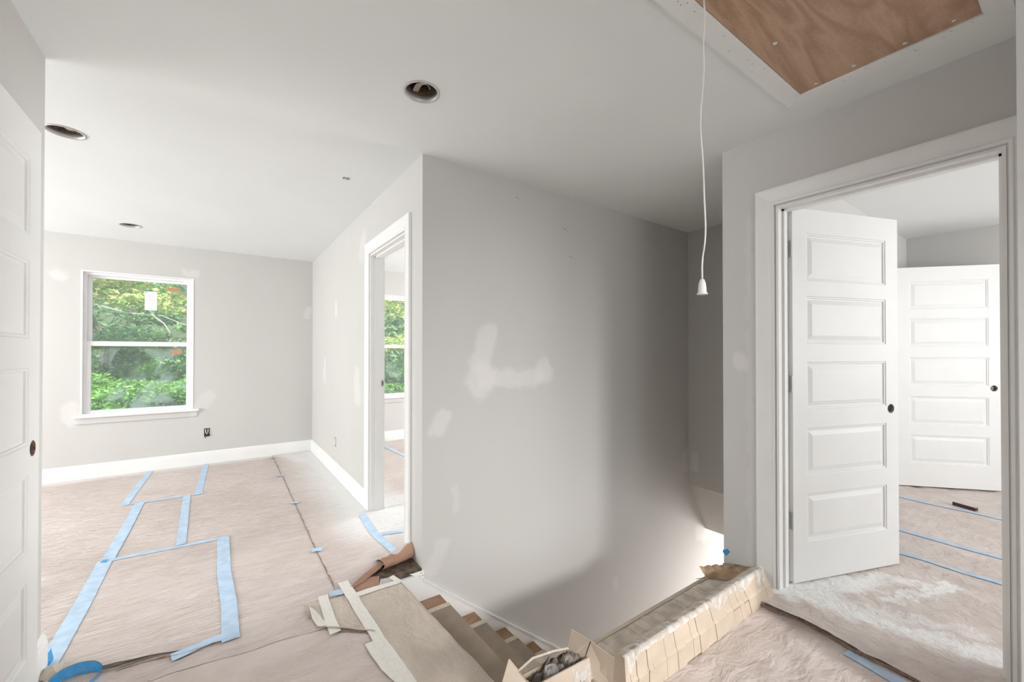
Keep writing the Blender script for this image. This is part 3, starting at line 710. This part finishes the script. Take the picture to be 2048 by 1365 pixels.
def torn_edge_shade(parent, pts, w, off, seed, lift_=.004, gapz=0):  # dark ribbon painting the shadow gap at paper seams, with the brown underside
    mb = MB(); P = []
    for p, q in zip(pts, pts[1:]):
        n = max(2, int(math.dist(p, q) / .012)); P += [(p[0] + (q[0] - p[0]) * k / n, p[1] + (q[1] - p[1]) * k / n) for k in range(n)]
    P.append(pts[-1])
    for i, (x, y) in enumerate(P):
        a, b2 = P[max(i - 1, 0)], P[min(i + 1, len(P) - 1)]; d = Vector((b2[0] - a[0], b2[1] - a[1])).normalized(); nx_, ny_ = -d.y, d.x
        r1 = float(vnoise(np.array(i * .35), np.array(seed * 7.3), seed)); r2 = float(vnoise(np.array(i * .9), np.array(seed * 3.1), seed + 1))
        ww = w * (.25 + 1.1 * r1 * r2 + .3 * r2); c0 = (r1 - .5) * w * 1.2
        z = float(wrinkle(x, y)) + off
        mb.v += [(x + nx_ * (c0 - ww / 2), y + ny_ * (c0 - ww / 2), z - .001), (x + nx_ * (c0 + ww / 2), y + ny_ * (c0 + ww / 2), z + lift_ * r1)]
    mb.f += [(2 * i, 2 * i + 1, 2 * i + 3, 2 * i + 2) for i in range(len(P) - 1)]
    o = mb.build('torn_edge_shade', M['torn'], None); o.parent = parent; tag(o, 'ragged brown strip of torn paper edge with the seam shadow painted in'); return o
torn_edge_shade(B_, [(.520, 5.78), (.512, 4.0), (.500, 2.9), (.500, 2.26)], .0055, .0085, 3, .002)
torn_edge_shade(A_, [(-.33, 2.225), (-.10, 2.19), (.0, 2.175)], .006, .010, 4)
# landing paper, tan, with its taped edges
L_ = sheet('floor_paper', [(.600, 1.26), (.845, 1.252), (.797, 2.215), (.560, 2.175)], .012, .0100, M['paperL'])
tag(L_, 'tan protection paper on the landing folded over the top stair edge', 'floor paper', 'protection papers laid on the floors')
nos = MB(); n = 60
for i in range(n + 1):
    t = i / n; x = .845 + (.797 - .845) * t; y = 1.252 + (2.215 - 1.252) * t; zz = float(wrinkle(x, y)) + .0100
    nos.v += [(x, y, zz), (x + .012, y, zz - .004), (x + .017, y, zz - .016), (x + .014, y, zz - .05 - .006 * math.sin(i * .7))]
nos.f += [(i * 4 + k, i * 4 + k + 1, (i + 1) * 4 + k + 1, (i + 1) * 4 + k) for i in range(n) for k in range(3)]
q_ = nos.build('nosing_fold', M['paperL'], None, True); q_.parent = L_
# near floor between the left room and the landing
N_ = sheet('floor_paper', [(-.56, -.6), (.62, -.6), (.56, 2.30), (-.56, 2.36)], .018, .0018, M['paperD'])
tag(N_, 'crumpled pink paper in the foreground left of the landing', 'floor paper', 'protection papers laid on the floors')
Tn = sheet('torn_flap', [(.362, 2.035), (.568, 1.850), (.570, 2.235), (.345, 2.250)], .010, .0078, M['paperL'], N_, jag=(.016, 0, 0, .006), lift=lambda u, v, x, y: .012 * np.clip(1 - v * 6, 0, 1) * (1 - .4 * u))
tag(Tn, 'torn scrap of tan paper with a lifted edge')
Tc = MB().add([(.328, 2.205, .050), (.385, 2.222, .014), (.392, 2.15, .012), (.366, 2.075, .012), (.345, 2.13, .030)], [(0, 1, 2, 4), (4, 2, 3)]).build('curled_corner', M['paperL'], None); Tc.parent = N_
tag(Tc, 'curled paper corner standing up')
q_ = MB().add([(.352, 2.185, .046), (.375, 2.150, .034), (.398, 2.085, .014), (.412, 2.035, .013), (.368, 2.050, .013), (.352, 2.10, .030)], [(0, 1, 5), (1, 2, 4, 5), (2, 3, 4)]).build('white_tape', M['tapew'], None); q_.parent = N_; tag(q_, 'white masking tape strip')
WT = 'white masking tape strip'
tape(L_, [(.548, 2.365), (.556, 2.18), (.560, 1.95), (.572, 1.70), (.585, 1.50), (.595, 1.20)], .052, M['tapew'], .0135, 'white_tape', WT)
tape(L_, [(.530, 2.195), (.68, 2.20), (.800, 2.190)], .042, M['tapew'], .0128, 'white_tape', WT)
tape(L_, [(.780, 2.262), (.800, 2.175)], .030, M['tapew'], .0140, 'white_tape', WT)
tape(L_, [(.530, 1.80), (.545, 1.62), (.575, 1.50)], .050, M['tapew'], .0126, 'white_tape', WT)
tape(N_, [(.432, 2.285), (.424, 2.1), (.422, 1.95)], .046, M['tapew'], .0125, 'white_tape', WT)
tape(N_, [(.465, 2.290), (.54, 2.275)], .050, M['blue'], .0105)
# bare subfloor strip by the wall end, with the peeled-back paper roll
prof_ = [(0, .006), (-.012, .022), (-.013, .042), (-.002, .060), (.018, .070), (.045, .064), (.080, .038), (.115, .018), (.150, .010)]
nu_ = 30
for nm_, j0, j1, mt_ in (('rolled_underside', 0, 4, M['kraftdark']), ('rolled_top', 4, 8, M['paperB'])):
    rl = MB(); nj = j1 - j0 + 1
    for i in range(nu_ + 1):
        t = i / nu_; x = .762 + t * .224; yb = 2.372 + t * .040; sc2 = .85 + .55 * t - .35 * math.exp(-((t - .5) / .16) ** 2) + .04 * math.sin(i * .9)
        for j in range(j0, j1 + 1):
            dy, zz = prof_[j]; rl.v.append((x + .010 * math.sin(j * .8) * (1 - t) + .004 * math.sin(i * .7 + j), yb + dy * (.9 + .3 * t), .006 + zz * sc2))
    rl.f += [(i * nj + j, i * nj + j + 1, (i + 1) * nj + j + 1, (i + 1) * nj + j) for i in range(nu_) for j in range(nj - 1)]
    q_ = rl.build(nm_, mt_, None, True); q_.parent = B_
    if j0 == 0: tag(q_, 'brown underside of the paper rolled back by the wall end')
q_ = MB().hexa([(.955, 2.44, .012), (.985, 2.44, .012), (.985, 2.46, .012), (.955, 2.46, .012)], [(.958, 2.42, .075), (.986, 2.42, .075), (.986, 2.435, .075), (.958, 2.435, .075)]).build('blue_tape', M['bluedeep'], None); q_.parent = B_
# lifted brown edge toward the landing
v = [(.560, 2.270, .012), (.65, 2.310, .016), (.765, 2.385, .020), (.770, 2.405, .050), (.66, 2.350, .034), (.56, 2.285, .016)]
q_ = MB().add(v, [(0, 1, 4, 5), (1, 2, 3, 4)]).build('lifted_edge', M['kraftdark'], None); q_.parent = B_
v = [(.575, 2.232, .0075), (.700, 2.225, .0075), (.735, 2.325, .0075), (.690, 2.345, .0080), (.590, 2.290, .0085)]
q_ = MB().add(v, [(0, 1, 2, 3, 4)]).build('bare_scrap', M['kraftdark'], None); q_.parent = B_
v = [(.700, 2.225, .0078), (.775, 2.222, .0078), (.780, 2.275, .0078), (.730, 2.290, .0078)]
q_ = tag(MB().add(v, [(0, 1, 2, 3)]).build('foil_tape', M['metal'], None), 'grey foil tape scrap'); q_.parent = B_

torn_edge_shade(N_, [(.43, 1.972), (.49, 1.918), (.535, 1.878), (.562, 1.852)], .008, .0060, 9, .006)
# right-hand sheets
D_ = sheet('floor_paper', [(.60, -.6), (2.26, -.6), (2.30, 1.235), (.60, 1.24)], .018, .0018, M['paperD'])
tag(D_, 'crumpled pink paper in the foreground right of the long carton', 'floor paper', 'protection papers laid on the floors')
E_ = sheet('floor_paper', [(2.135, -.4), (2.62, -.4), (2.62, 1.06), (2.18, 1.06)], .012, .0075, M['paperR'], jag=(0, 0, 0, .016),
           lift=lambda u, v, x, y: .024 * np.exp(-((y - .78) / .22) ** 2) * np.clip(1 - u * 4, 0, 1) + .008 * np.clip(1 - u * 5, 0, 1))
tag(E_, 'paper running out of the right doorway with a raised dark edge', 'floor paper', 'protection papers laid on the floors')
sheet('paper_inner', [(2.60, -2.9), (5.75, -2.9), (5.75, 1.08), (2.60, 1.08)], .030, .0070, M['paperR'], E_)
tape(D_, [(2.135, .60), (2.095, .36), (2.07, .1)], .05, M['blue'], .0055)
tape(E_, [(4.83, 1.06), (4.79, .6), (4.73, -.5)], .05, M['blue'], .0105)
tape(E_, [(3.93, 1.06), (3.885, .5), (3.83, -.5)], .055, M['blue'], .0105)
tape(E_, [(3.48, 1.06), (3.445, .5), (3.43, -.5)], .045, M['blue'], .0105)
torn_edge_shade(E_, [(2.170, 1.0), (2.180, .88), (2.205, .78), (2.165, .60), (2.155, .45), (2.14, .1)], .010, .010, 12, .012)
# dark block lying in the right room
r = empty('block', (4.89, .60, .01), 'small dark purple block lying on paper near the far blue tape', 'block')
MB().hexa([(4.915, .668, .013), (4.855, .535, .013), (4.885, .525, .013), (4.945, .658, .013)], [(4.915, .668, .040), (4.855, .535, .040), (4.885, .525, .040), (4.945, .658, .040)]).build('body', M['purple'], r)
MB().hexa([(4.914, .667, .040), (4.856, .536, .040), (4.884, .526, .040), (4.944, .657, .040)], [(4.914, .667, .043), (4.856, .536, .043), (4.884, .526, .043), (4.944, .657, .043)]).build('pale_top', M['cardlight'], r)

# scraps in the lower left corner
r = empty('tape_wad', (-.50, 2.30, .012), 'peeled ring of blue tape and paper lying at lower left by the door', 'tape')
mb = MB(); n = 28
for i in range(n + 1):
    t = i / n; a = math.radians(200 - 250 * t); cx, cy = -.450, 2.235
    x, y = cx + .075 * math.cos(a), cy + .050 * math.sin(a); w_ = .034 * math.sin(math.pi * min(1, t * 1.1 + .05)) + .008
    mb.v += [(x, y, .012), (x * 1 + .004, y + .006, .012 + w_)]
mb.f += [(2 * i, 2 * i + 1, 2 * i + 3, 2 * i + 2) for i in range(n)]
mb.build('tape_loop', M['bluedeep'], r, True)
mb2 = MB(); mb2.v = [(x, y + .003, z) for x, y, z in mb.v]; mb2.f = list(mb.f); mb2.build('paper_backing', M['kraft'], r, True)
r = empty('paper_scrap', (-.56, 2.36, .012), 'torn scrap of brown paper and blue tape at the left door foot', 'paper scrap')
MB().add([(-.575, 2.33, .012), (-.505, 2.31, .014), (-.498, 2.37, .035), (-.560, 2.39, .022), (-.53, 2.35, .045)], [(0, 1, 4), (1, 2, 4), (2, 3, 4), (3, 0, 4)]).build('scrap', M['paperL'], r)
MB().add([(-.585, 2.40, .012), (-.555, 2.38, .014), (-.548, 2.45, .020), (-.560, 2.47, .055)], [(0, 1, 2), (0, 2, 3)]).build('blue_tape', M['bluedeep'], r)

# ---------------------------------------------------------------- edge trim of the stair opening
struct('trim_3', MB().box(1.10, XR - .003, YE - .012, YE + .006, -.16, .016), M['tapecream'], 'pale wood strip along the near edge of the stair opening', 'edge trim')

# ---------------------------------------------------------------- cartons
def slit_carton(root, prof, x0, x1, mat, name, seed, wmin=.03, wmax=.17, skew=None, gap=.0016, amp=.0022):
    """long carton skin: profile (y,z) outline swept along x in panels parted by slits"""
    rr = random.Random(seed); x = x0; mb = MB(); n = len(prof)
    while x < x1 - .004:
        w_ = min(rr.uniform(wmin, wmax), x1 - x); s = rr.uniform(-amp, amp); v = []
        for e in (x, x + w_ - gap):
            for (y, z) in prof:
                xx = e + (skew(y, z) * ((e - x0) / (x1 - x0)) if skew else 0)
                v.append((xx, y + s * (1 if z > .003 else 0), z + (s * .8 if z > .003 else 0)))
        mb.add(v, [tuple(range(n))[::-1], tuple(range(n, 2 * n))] + [(i, (i + 1) % n, n + (i + 1) % n, n + i) for i in range(n)])
        x += w_
    return mb.build(name, mat, root)
cr_ = empty('long_carton', (1.75, 1.0, 0), 'long slit cardboard carton lying along the stair edge, wrapped in clear tape', 'carton')
sk_ = lambda y, z: -.13 * (z / .19)
B0 = .010
front = [(.950, B0), (1.030, B0), (1.032, .150), (1.004, .172), (.966, .190), (.957, .186), (.951, .105), (.944, .095), (.946, .085)]
slit_carton(cr_, front, 1.165, 2.34, M['card'], 'front_panel', 3, .010, .085, sk_)
ins = [(y + (.0025 if y < .99 else -.0025), z - .002 if z > .02 else z) for y, z in front]
v = []; n = len(ins)
for e in (1.168, 2.337):
    v += [(e + (sk_(y, z) if e > 2 else 0), y, z) for y, z in ins]
MB().add(v, [tuple(range(n))[::-1], tuple(range(n, 2 * n))] + [(i, (i + 1) % n, n + (i + 1) % n, n + i) for i in range(n)]).build('core', M['carddark'], cr_)
back = [(1.034, B0), (1.176, B0), (1.178, .070), (1.165, .074), (1.060, .078), (1.036, .084)]
slit_carton(cr_, back, 1.10, 2.20, M['cardlight'], 'back_panel', 5, .010, .08, None, .002, .0018)
MB().box(1.104, 2.196, 1.037, 1.173, B0, .067).build('back_core', M['carddark'], cr_)
tb = MB(); n = 90
for i in range(n + 1):
    t = i / n; x = 1.168 + t * 1.045; dz = .006 + .006 * abs(math.sin(i * .47)) + .045 * math.exp(-((t - .60) / .05) ** 2) + .030 * math.exp(-((t - .80) / .06) ** 2) + (.05 if t > .93 else 0) + .06 * math.exp(-(t / .04) ** 2)
    tb.v += [(x, 1.0, .1775), (x, .9655, .1935), (x, .9545, .189), (x + .05 * math.sin(i * .3) * dz, .9485, .189 - dz)]
tb.f += [(i * 4 + k, i * 4 + k + 1, (i + 1) * 4 + k + 1, (i + 1) * 4 + k) for i in range(n) for k in range(3)]
tag(tb.build('clear_tape', M['cleartape'], cr_, True), 'shiny clear tape along the top front edge')
# wrapped far end
te = MB(); ring_ = []
for k, xo in enumerate((2.13, 2.215, 2.26)):
    for (y, z) in [(.947, .06), (.949, .12), (.954, .192), (.985, .194 - .01 * k), (1.03, .168 - .02 * k)]:
        te.v.append((xo + .13 * (1 - z / .19) * (.5 if k else .2), y + .01 * k, z - .006 * k + .004 * math.sin(z * 80 + k)))
te.f += [(k * 5 + j, k * 5 + j + 1, (k + 1) * 5 + j + 1, (k + 1) * 5 + j) for k in range(2) for j in range(4)]
te.build('end_tape', M['cleartape'], cr_, True)
# brown paper flap sticking up at the far end
fp = empty('kraft_paper', (2.2, 1.15, .05), 'crumpled brown kraft paper sticking up at the far end of the long carton', 'paper')
V = [(2.075, 1.215, .125), (2.17, 1.19, .118), (2.26, 1.13, .122), (2.33, 1.07, .105), (2.32, 1.03, .080), (2.22, 1.05, .092), (2.15, 1.10, .086), (2.10, 1.17, .076), (2.36, 1.10, .075), (2.345, 1.16, .10), (2.20, 1.21, .045), (2.38, 1.18, .03)]
kb = MB(); nu_, nv_ = 26, 10
def _lp(P, t):
    k = min(int(t * (len(P) - 1)), len(P) - 2); f = t * (len(P) - 1) - k; return Vector(P[k]).lerp(Vector(P[k + 1]), f)
for i in range(nu_ + 1):
    for j in range(nv_ + 1):
        p = _lp([V[0], V[1], V[2], V[3]], i / nu_).lerp(_lp([V[7], V[6], V[5], V[4]], i / nu_), j / nv_)
        k = float(ridge(np.array(p.x * 22), np.array(p.y * 26 + p.z * 20), 71)) - .4
        p += Vector((0, -.010, .016)) * k; kb.v.append(tuple(p))
kb.f += [(i * (nv_ + 1) + j, i * (nv_ + 1) + j + 1, (i + 1) * (nv_ + 1) + j + 1, (i + 1) * (nv_ + 1) + j) for i in range(nu_) for j in range(nv_)]
kb.build('sheet', M['kraft'], fp)
MB().add([(2.255, 1.135, .124), (2.34, 1.07, .108), (2.375, 1.10, .06), (2.385, 1.16, .02), (2.33, 1.19, .05), (2.27, 1.19, .10)], [(0, 1, 2, 5), (2, 3, 4, 5)]).build('pale_fold', M['cardlight'], fp)
MB().add([(2.05, 1.205, .078), (2.10, 1.175, .082), (2.12, 1.20, .060), (2.06, 1.225, .060)], [(0, 1, 2, 3)]).build('small_fold', M['kraft'], fp)
tag(MB().add([(2.31, 1.205, .155), (2.35, 1.20, .152), (2.36, 1.19, .135), (2.335, 1.20, .115), (2.315, 1.21, .14)], [(0, 1, 2, 3, 4)]).build('blue_tape', M['bluedeep'], fp), 'bit of blue tape')
tag(MB().add([(2.10, 1.20, .062), (2.125, 1.185, .078), (2.135, 1.20, .06)], [(0, 1, 2)]).build('blue_tape', M['bluedeep'], fp), 'bit of blue tape')

# open small carton in the foreground
oc = empty('open_carton', (.93, 1.06, 0), 'small open cardboard carton full of grey packing paper, bottom centre', 'carton')
a, b_, c_, d_ = (.800, 1.010), (1.036, .994), (1.040, 1.080), (.790, 1.092)  # front-left, front-right, back-right, back-left at the rim
z1 = .222
def wallq(nm, p, q, z0, z1_, mat, th=.004, zz=None):
    p = Vector(p); q = Vector(q); d = (q - p).normalized(); nn = Vector((-d.y, d.x)) * th
    return MB().hexa([(*p, z0), (*q, z0), (*(q + nn), z0), (*(p + nn), z0)], [(*p, z1_), (*q, z1_ if zz is None else zz), (*(q + nn), z1_ if zz is None else zz), (*(p + nn), z1_)]).build(nm, mat, oc)
wf = wallq('front_wall', a, b_, B0, z1, M['card'], zz=z1 + .004); wallq('side_wall', b_, c_, B0, z1, M['card']); wallq('back_wall', c_, d_, B0, z1 - .01, M['card']); wallq('side_wall', d_, a, B0, z1, M['card'])
MB().box(.80, 1.035, 1.01, 1.085, B0, B0 + .004).build('bottom', M['carddark'], oc)
# round stamp on the front
sc_ = Vector((1.005, .9945, .155)); sc_.y = a[1] + (b_[1] - a[1]) * (sc_.x - a[0]) / (b_[0] - a[0]) - .0008
stp = MB().ring(sc_, (0, 1, 0), [(.020, 0), (.0212, 0), (.0212, .0006), (.020, .0006)], 28).ring(sc_, (0, 1, 0), [(.0165, 0), (.0172, 0), (.0172, .0006), (.0165, .0006)], 28)
for k in range(5):
    an = k * math.pi / 5; dx, dz = .013 * math.cos(an), .013 * math.sin(an)
    stp.tube([sc_ + Vector((-dx, 0, -dz)), sc_ + Vector((dx, 0, dz))], .0006, 4)
tag(stp.build('round_stamp', M['ink'], wf), 'round printed stamp')
# tape on the front
q_ = MB().add([(.95, .9985, z1 + .001), (1.036, .9925, z1 + .006), (1.055, .985, .200), (1.040, .9905, .15), (.96, .996, .17)], [(0, 1, 2, 3, 4)]).build('clear_tape', M['cleartape'], oc)
def flap(nm, pts, mat=M['card'], th=.004, lab=None):
    P = [Vector(p) for p in pts]; nn = (P[1] - P[0]).cross(P[-1] - P[0]).normalized() * th; n = len(P)
    o = MB().add([tuple(p) for p in P] + [tuple(p + nn) for p in P], [tuple(range(n))[::-1], tuple(range(n, 2 * n))] + [(i, (i + 1) % n, n + (i + 1) % n, n + i) for i in range(n)]).build(nm, mat, oc)
    return tag(o, lab) if lab else o
flap('left_flap', [(.800, 1.088, .225), (.795, 1.012, .222), (.690, 1.05, .205), (.748, 1.068, .298)])
flap('back_flap', [(.790, 1.094, .205), (1.035, 1.082, .205), (1.008, 1.060, .226), (.946, 1.080, .228), (.866, 1.098, .227), (.776, 1.078, .225)], M['flapin'])
edge = MB(); n = 60
for i in range(n + 1):
    t = i / n; K_ = [Vector((.776, 1.078, .226)), Vector((.866, 1.098, .228)), Vector((.946, 1.080, .229)), Vector((1.008, 1.060, .227))]
    k_ = min(int(t * 3), 2); p = K_[k_].lerp(K_[k_ + 1], t * 3 - k_)
    edge.v += [tuple(p + Vector((0, -.0015, .001 * (i % 2)))), tuple(p + Vector((0, .004, .0035 + .0012 * (i % 2))))]
edge.f += [(2 * i, 2 * i + 1, 2 * i + 3, 2 * i + 2) for i in range(n)]
tag(edge.build('corrugated_edge', M['cardlight'], oc), 'ragged corrugated edge of the back flap')
flap('right_flap', [(.988, 1.072, .185), (1.010, 1.062, .292), (1.022, 0.990, .290), (1.052, .905, .266), (1.076, .935, .13), (1.045, .995, .14)], lab='large flap standing up at the right')
flap('seam_strip', [(1.0240, .9826, .2886), (1.0107, .9952, .2347), (1.0093, .9982, .2335), (1.0228, .9860, .2875)], M['black'], .0004)
# crumpled packing
bm = bmesh.new()
for (x, y, z, r_) in ((.985, 1.045, .185, .042), (.92, 1.05, .178, .044), (.865, 1.045, .165, .040), (.825, 1.045, .16, .030)):
    bmesh.ops.create_icosphere(bm, subdivisions=4, radius=r_, matrix=Matrix.Translation((x, y, z)))
for v_ in bm.verts:
    c = v_.co; k = float(ridge(np.array(c.x * 55 + c.z * 40), np.array(c.y * 60 - c.z * 35), 50)) + .5 * float(ridge(np.array(c.x * 120), np.array(c.z * 120 + c.y * 90), 51))
    v_.co.z += .022 * (k - .6); v_.co.x += .008 * (k - .6)
    v_.co.x = min(max(v_.co.x, .80), 1.034); v_.co.y = min(max(v_.co.y, 1.018), 1.080); v_.co.z = min(v_.co.z, .228)
me = bpy.data.meshes.new('packing_paper'); bm.to_mesh(me); bm.free(); me.materials.append(M['crumple'])
pk = bpy.data.objects.new('packing_paper', me); C.objects.link(pk); tag(pk, 'crumpled grey packing paper stuffed in the small open carton', 'packing paper')
bm = bmesh.new(); bmesh.ops.create_icosphere(bm, subdivisions=3, radius=.026, matrix=Matrix.Translation((.895, 1.035, .205)))
for v_ in bm.verts:
    k = random.uniform(-.005, .005); v_.co += Vector((k, random.uniform(-.004, .004), random.uniform(-.005, .005)))
me = bpy.data.meshes.new('plastic_wrap'); bm.to_mesh(me); bm.free(); me.materials.append(M['cleartape'])
pw_ = bpy.data.objects.new('plastic_wrap', me); C.objects.link(pw_); tag(pw_, 'clump of clear plastic wrap on top of the packing paper', 'plastic wrap')

# ---------------------------------------------------------------- outdoors
M['ground'] = simple('forest_floor', (.045, .06, .025), .95, noise=.5, nscale=3)
mb = MB(); nx_, ny_ = 40, 24
for j in range(ny_ + 1):
    for i in range(nx_ + 1):
        x = -22 + 44 * i / nx_; y = 6.2 + 26 * j / ny_; h = -2.9 + max(0, y - 9) * .42 + .5 * float(vnoise(np.array(x * .4), np.array(y * .4), 60))
        mb.v.append((x, y, h))
mb.f += [(j * (nx_ + 1) + i, j * (nx_ + 1) + i + 1, (j + 1) * (nx_ + 1) + i + 1, (j + 1) * (nx_ + 1) + i) for j in range(ny_) for i in range(nx_)]
struct('ground', mb, M['ground'], 'wooded slope rising behind the house', 'ground')
def leafmat(name, cols, trans=.35):
    m, t, b = newmat(name); g = G(t)
    oi = g.n('ShaderNodeNewGeometry'); rnd = oi.outputs['Random Per Island']
    cr = g.n('ShaderNodeValToRGB'); g.put(cr.inputs[0], rnd)
    e = cr.color_ramp.elements; e[0].position = 0; e[0].color = (*cols[0], 1); e[1].position = 1; e[1].color = (*cols[-1], 1)
    for i, c in enumerate(cols[1:-1]): q = e.new((i + 1) / (len(cols) - 1)); q.color = (*c, 1)
    g.put(b.inputs['Base Color'], cr.outputs[0]); b.inputs['Roughness'].default_value = .55
    tl_ = g.n('ShaderNodeBsdfTranslucent'); g.put(tl_.inputs[0], cr.outputs[0]); mx = g.n('ShaderNodeMixShader'); mx.inputs[0].default_value = trans
    g.put(mx.inputs[1], b.outputs[0]); g.put(mx.inputs[2], tl_.outputs[0]); g.put(t.nodes['Material Output'].inputs[0], mx.outputs[0])
    return m
M['leafA'] = leafmat('maple_leaves', [(.22, .38, .08), (.38, .56, .14), (.60, .66, .24), (.70, .56, .32), (.30, .48, .12)])
M['leafB'] = leafmat('fir_sprays', [(.09, .24, .04), (.18, .42, .07), (.32, .60, .10), (.14, .32, .09)])
M['leafC'] = leafmat('dark_green_leaves', [(.07, .18, .07), (.14, .28, .11), (.22, .38, .14), (.32, .48, .20)])  # darker greens for the broad and distant trees
M['bark'] = simple('bark', (.10, .08, .065), .9, noise=.3, nscale=20)
M['twig'] = simple('pale_twig', (.42, .38, .34), .8)
def foliage(name, parent, blobs, n, size, mat, droop=.3):
    """leaves scattered through ellipsoid clumps, joined: nobody could count them"""
    B = np.array(blobs, float); vol = B[:, 3] * B[:, 4] * B[:, 5]; k = RNG.choice(len(B), n, p=vol / vol.sum())
    d = RNG.normal(size=(n, 3)); d /= np.linalg.norm(d, axis=1)[:, None]; rad = RNG.uniform(.35, 1, n) ** .5
    c = B[k, :3] + d * rad[:, None] * B[k, 3:6]
    a = RNG.normal(size=(n, 3)); a[:, 2] = a[:, 2] * .5 - droop; a /= np.linalg.norm(a, axis=1)[:, None]
    b = np.cross(a, RNG.normal(size=(n, 3))); b /= np.linalg.norm(b, axis=1)[:, None]; s = size * RNG.uniform(.6, 1.3, n)[:, None]
    up = np.cross(a, b) * .12
    V = np.stack([c - a * s, c - b * s * .42 + up * s, c + a * s, c + b * s * .42 + up * s], 1).reshape(-1, 3)
    F = np.arange(4 * n).reshape(-1, 4)
    F = np.concatenate([F[:, [0, 1, 2]], F[:, [0, 2, 3]]])
    me = bpy.data.meshes.new(name); me.from_pydata(V.tolist(), [], F.tolist()); me.materials.append(mat)
    o = bpy.data.objects.new(name, me); C.objects.link(o); o.parent = parent; o['kind'] = 'stuff'; return o
def tree(label, x, y, base, kind, blobs, n, size, mat, trunk=None, twigs=()):
    r = bpy.data.objects.new('tree' if kind != 'shrub' else 'shrub', None); C.objects.link(r)
    tag(r, label, 'tree' if kind != 'shrub' else 'shrub', 'trees and shrubs outside the windows')
    foliage('foliage', r, blobs, n, size, mat)
    if trunk:
        o = MB().tube(trunk[0], trunk[1], 8).build('trunk', M['bark'], None, True); o.parent = r
    for tw in twigs:
        o = MB().tube(tw, [.012 * (1 - .7 * i / len(tw)) for i in range(len(tw))], 5).build('branch', M['twig'], None); o.parent = r
    return r
rr = random.Random(5)
def clumps(cx, cy, cz, rx, ry, rz, n, s):
    return [(cx + rr.uniform(-rx, rx), cy + rr.uniform(-ry, ry), cz + rr.uniform(-rz, rz), s * rr.uniform(.7, 1.4), s * rr.uniform(.6, 1.1), s * rr.uniform(.35, .7)) for _ in range(n)]
tree('light green maple with pinkish tips filling the top of the left window', -1.6, 9.2, -2.9, 'tree', clumps(-1.3, 9.2, 2.65, 1.4, .5, .55, 34, .34), 9000, .055, M['leafA'], ([(-3.6, 9.4, -2.9), (-3.3, 9.3, 0), (-2.9, 9.2, 2.2), (-2.4, 9.1, 3.4)], [.16, .13, .09, .05]),
     [[(-2.9, 9.0, 2.1), (-2.1, 8.9, 1.98), (-1.6, 8.9, 2.02), (-1.2, 8.85, 1.90), (-.8, 8.8, 1.88), (-.45, 8.8, 1.72)], [(-1.6, 8.9, 2.02), (-1.75, 8.9, 2.15), (-2.0, 8.9, 2.25)], [(-.9, 8.8, 1.88), (-.75, 8.8, 1.74), (-.68, 8.8, 1.6)]])
tree('sunlit broad tree behind the left window, middle height', -1.3, 11.5, -2.5, 'tree', clumps(-1.6, 11.6, 1.4, 2.0, .9, 1.3, 60, .42), 20000, .060, M['leafC'], ([(-1.9, 11.9, -2.4), (-1.75, 11.7, .6), (-2.2, 11.6, 2.2)], [.14, .11, .07]))
tree('bright green feathery tree low behind the left window', -.9, 10.2, -2.7, 'tree', clumps(-1.1, 10.1, .25, 1.7, .6, .75, 50, .32), 15000, .045, M['leafB'], ([(-.6, 10.4, -2.7), (-.7, 10.3, .2)], [.10, .05]))
tree('shrub with small yellow blooms under the left window', -1.0, 8.3, -2.9, 'shrub', clumps(-.9, 8.4, -.45, 1.3, .4, .5, 34, .28), 8000, .040, M['leafA'])
tree('tall yellow green tree outside the far room window', 3.2, 9.6, -2.9, 'tree', clumps(3.4, 9.6, 2.2, 1.5, .6, .9, 44, .34), 11000, .050, M['leafA'], ([(4.2, 9.9, -2.9), (4.0, 9.8, 1.0), (3.8, 9.7, 3.0)], [.15, .12, .05]))
tree('dense green tree low outside the far room window', 3.4, 10.3, -2.8, 'tree', clumps(3.7, 10.4, .5, 1.7, .7, 1.1, 54, .36), 15000, .050, M['leafB'], ([(3.3, 10.6, -2.8), (3.3, 10.5, .6)], [.12, .05]))
tree('dark distant tree behind the left window trees', -3, 15, -.5, 'tree', clumps(-2.5, 15, 2.5, 4.0, 1.0, 2.8, 50, .9), 13000, .11, M['leafC'], ([(-2.2, 15.3, -.6), (-1.9, 15.2, 2.6), (-2.6, 15.1, 5)], [.2, .16, .1]))
tree('dark distant tree behind the far room window trees', 5.5, 15, -.5, 'tree', clumps(5.6, 15, 2.8, 3.6, 1.0, 3.0, 50, .9), 13000, .11, M['leafC'], ([(5.2, 15.3, -.6), (5.4, 15.2, 3)], [.2, .12]))
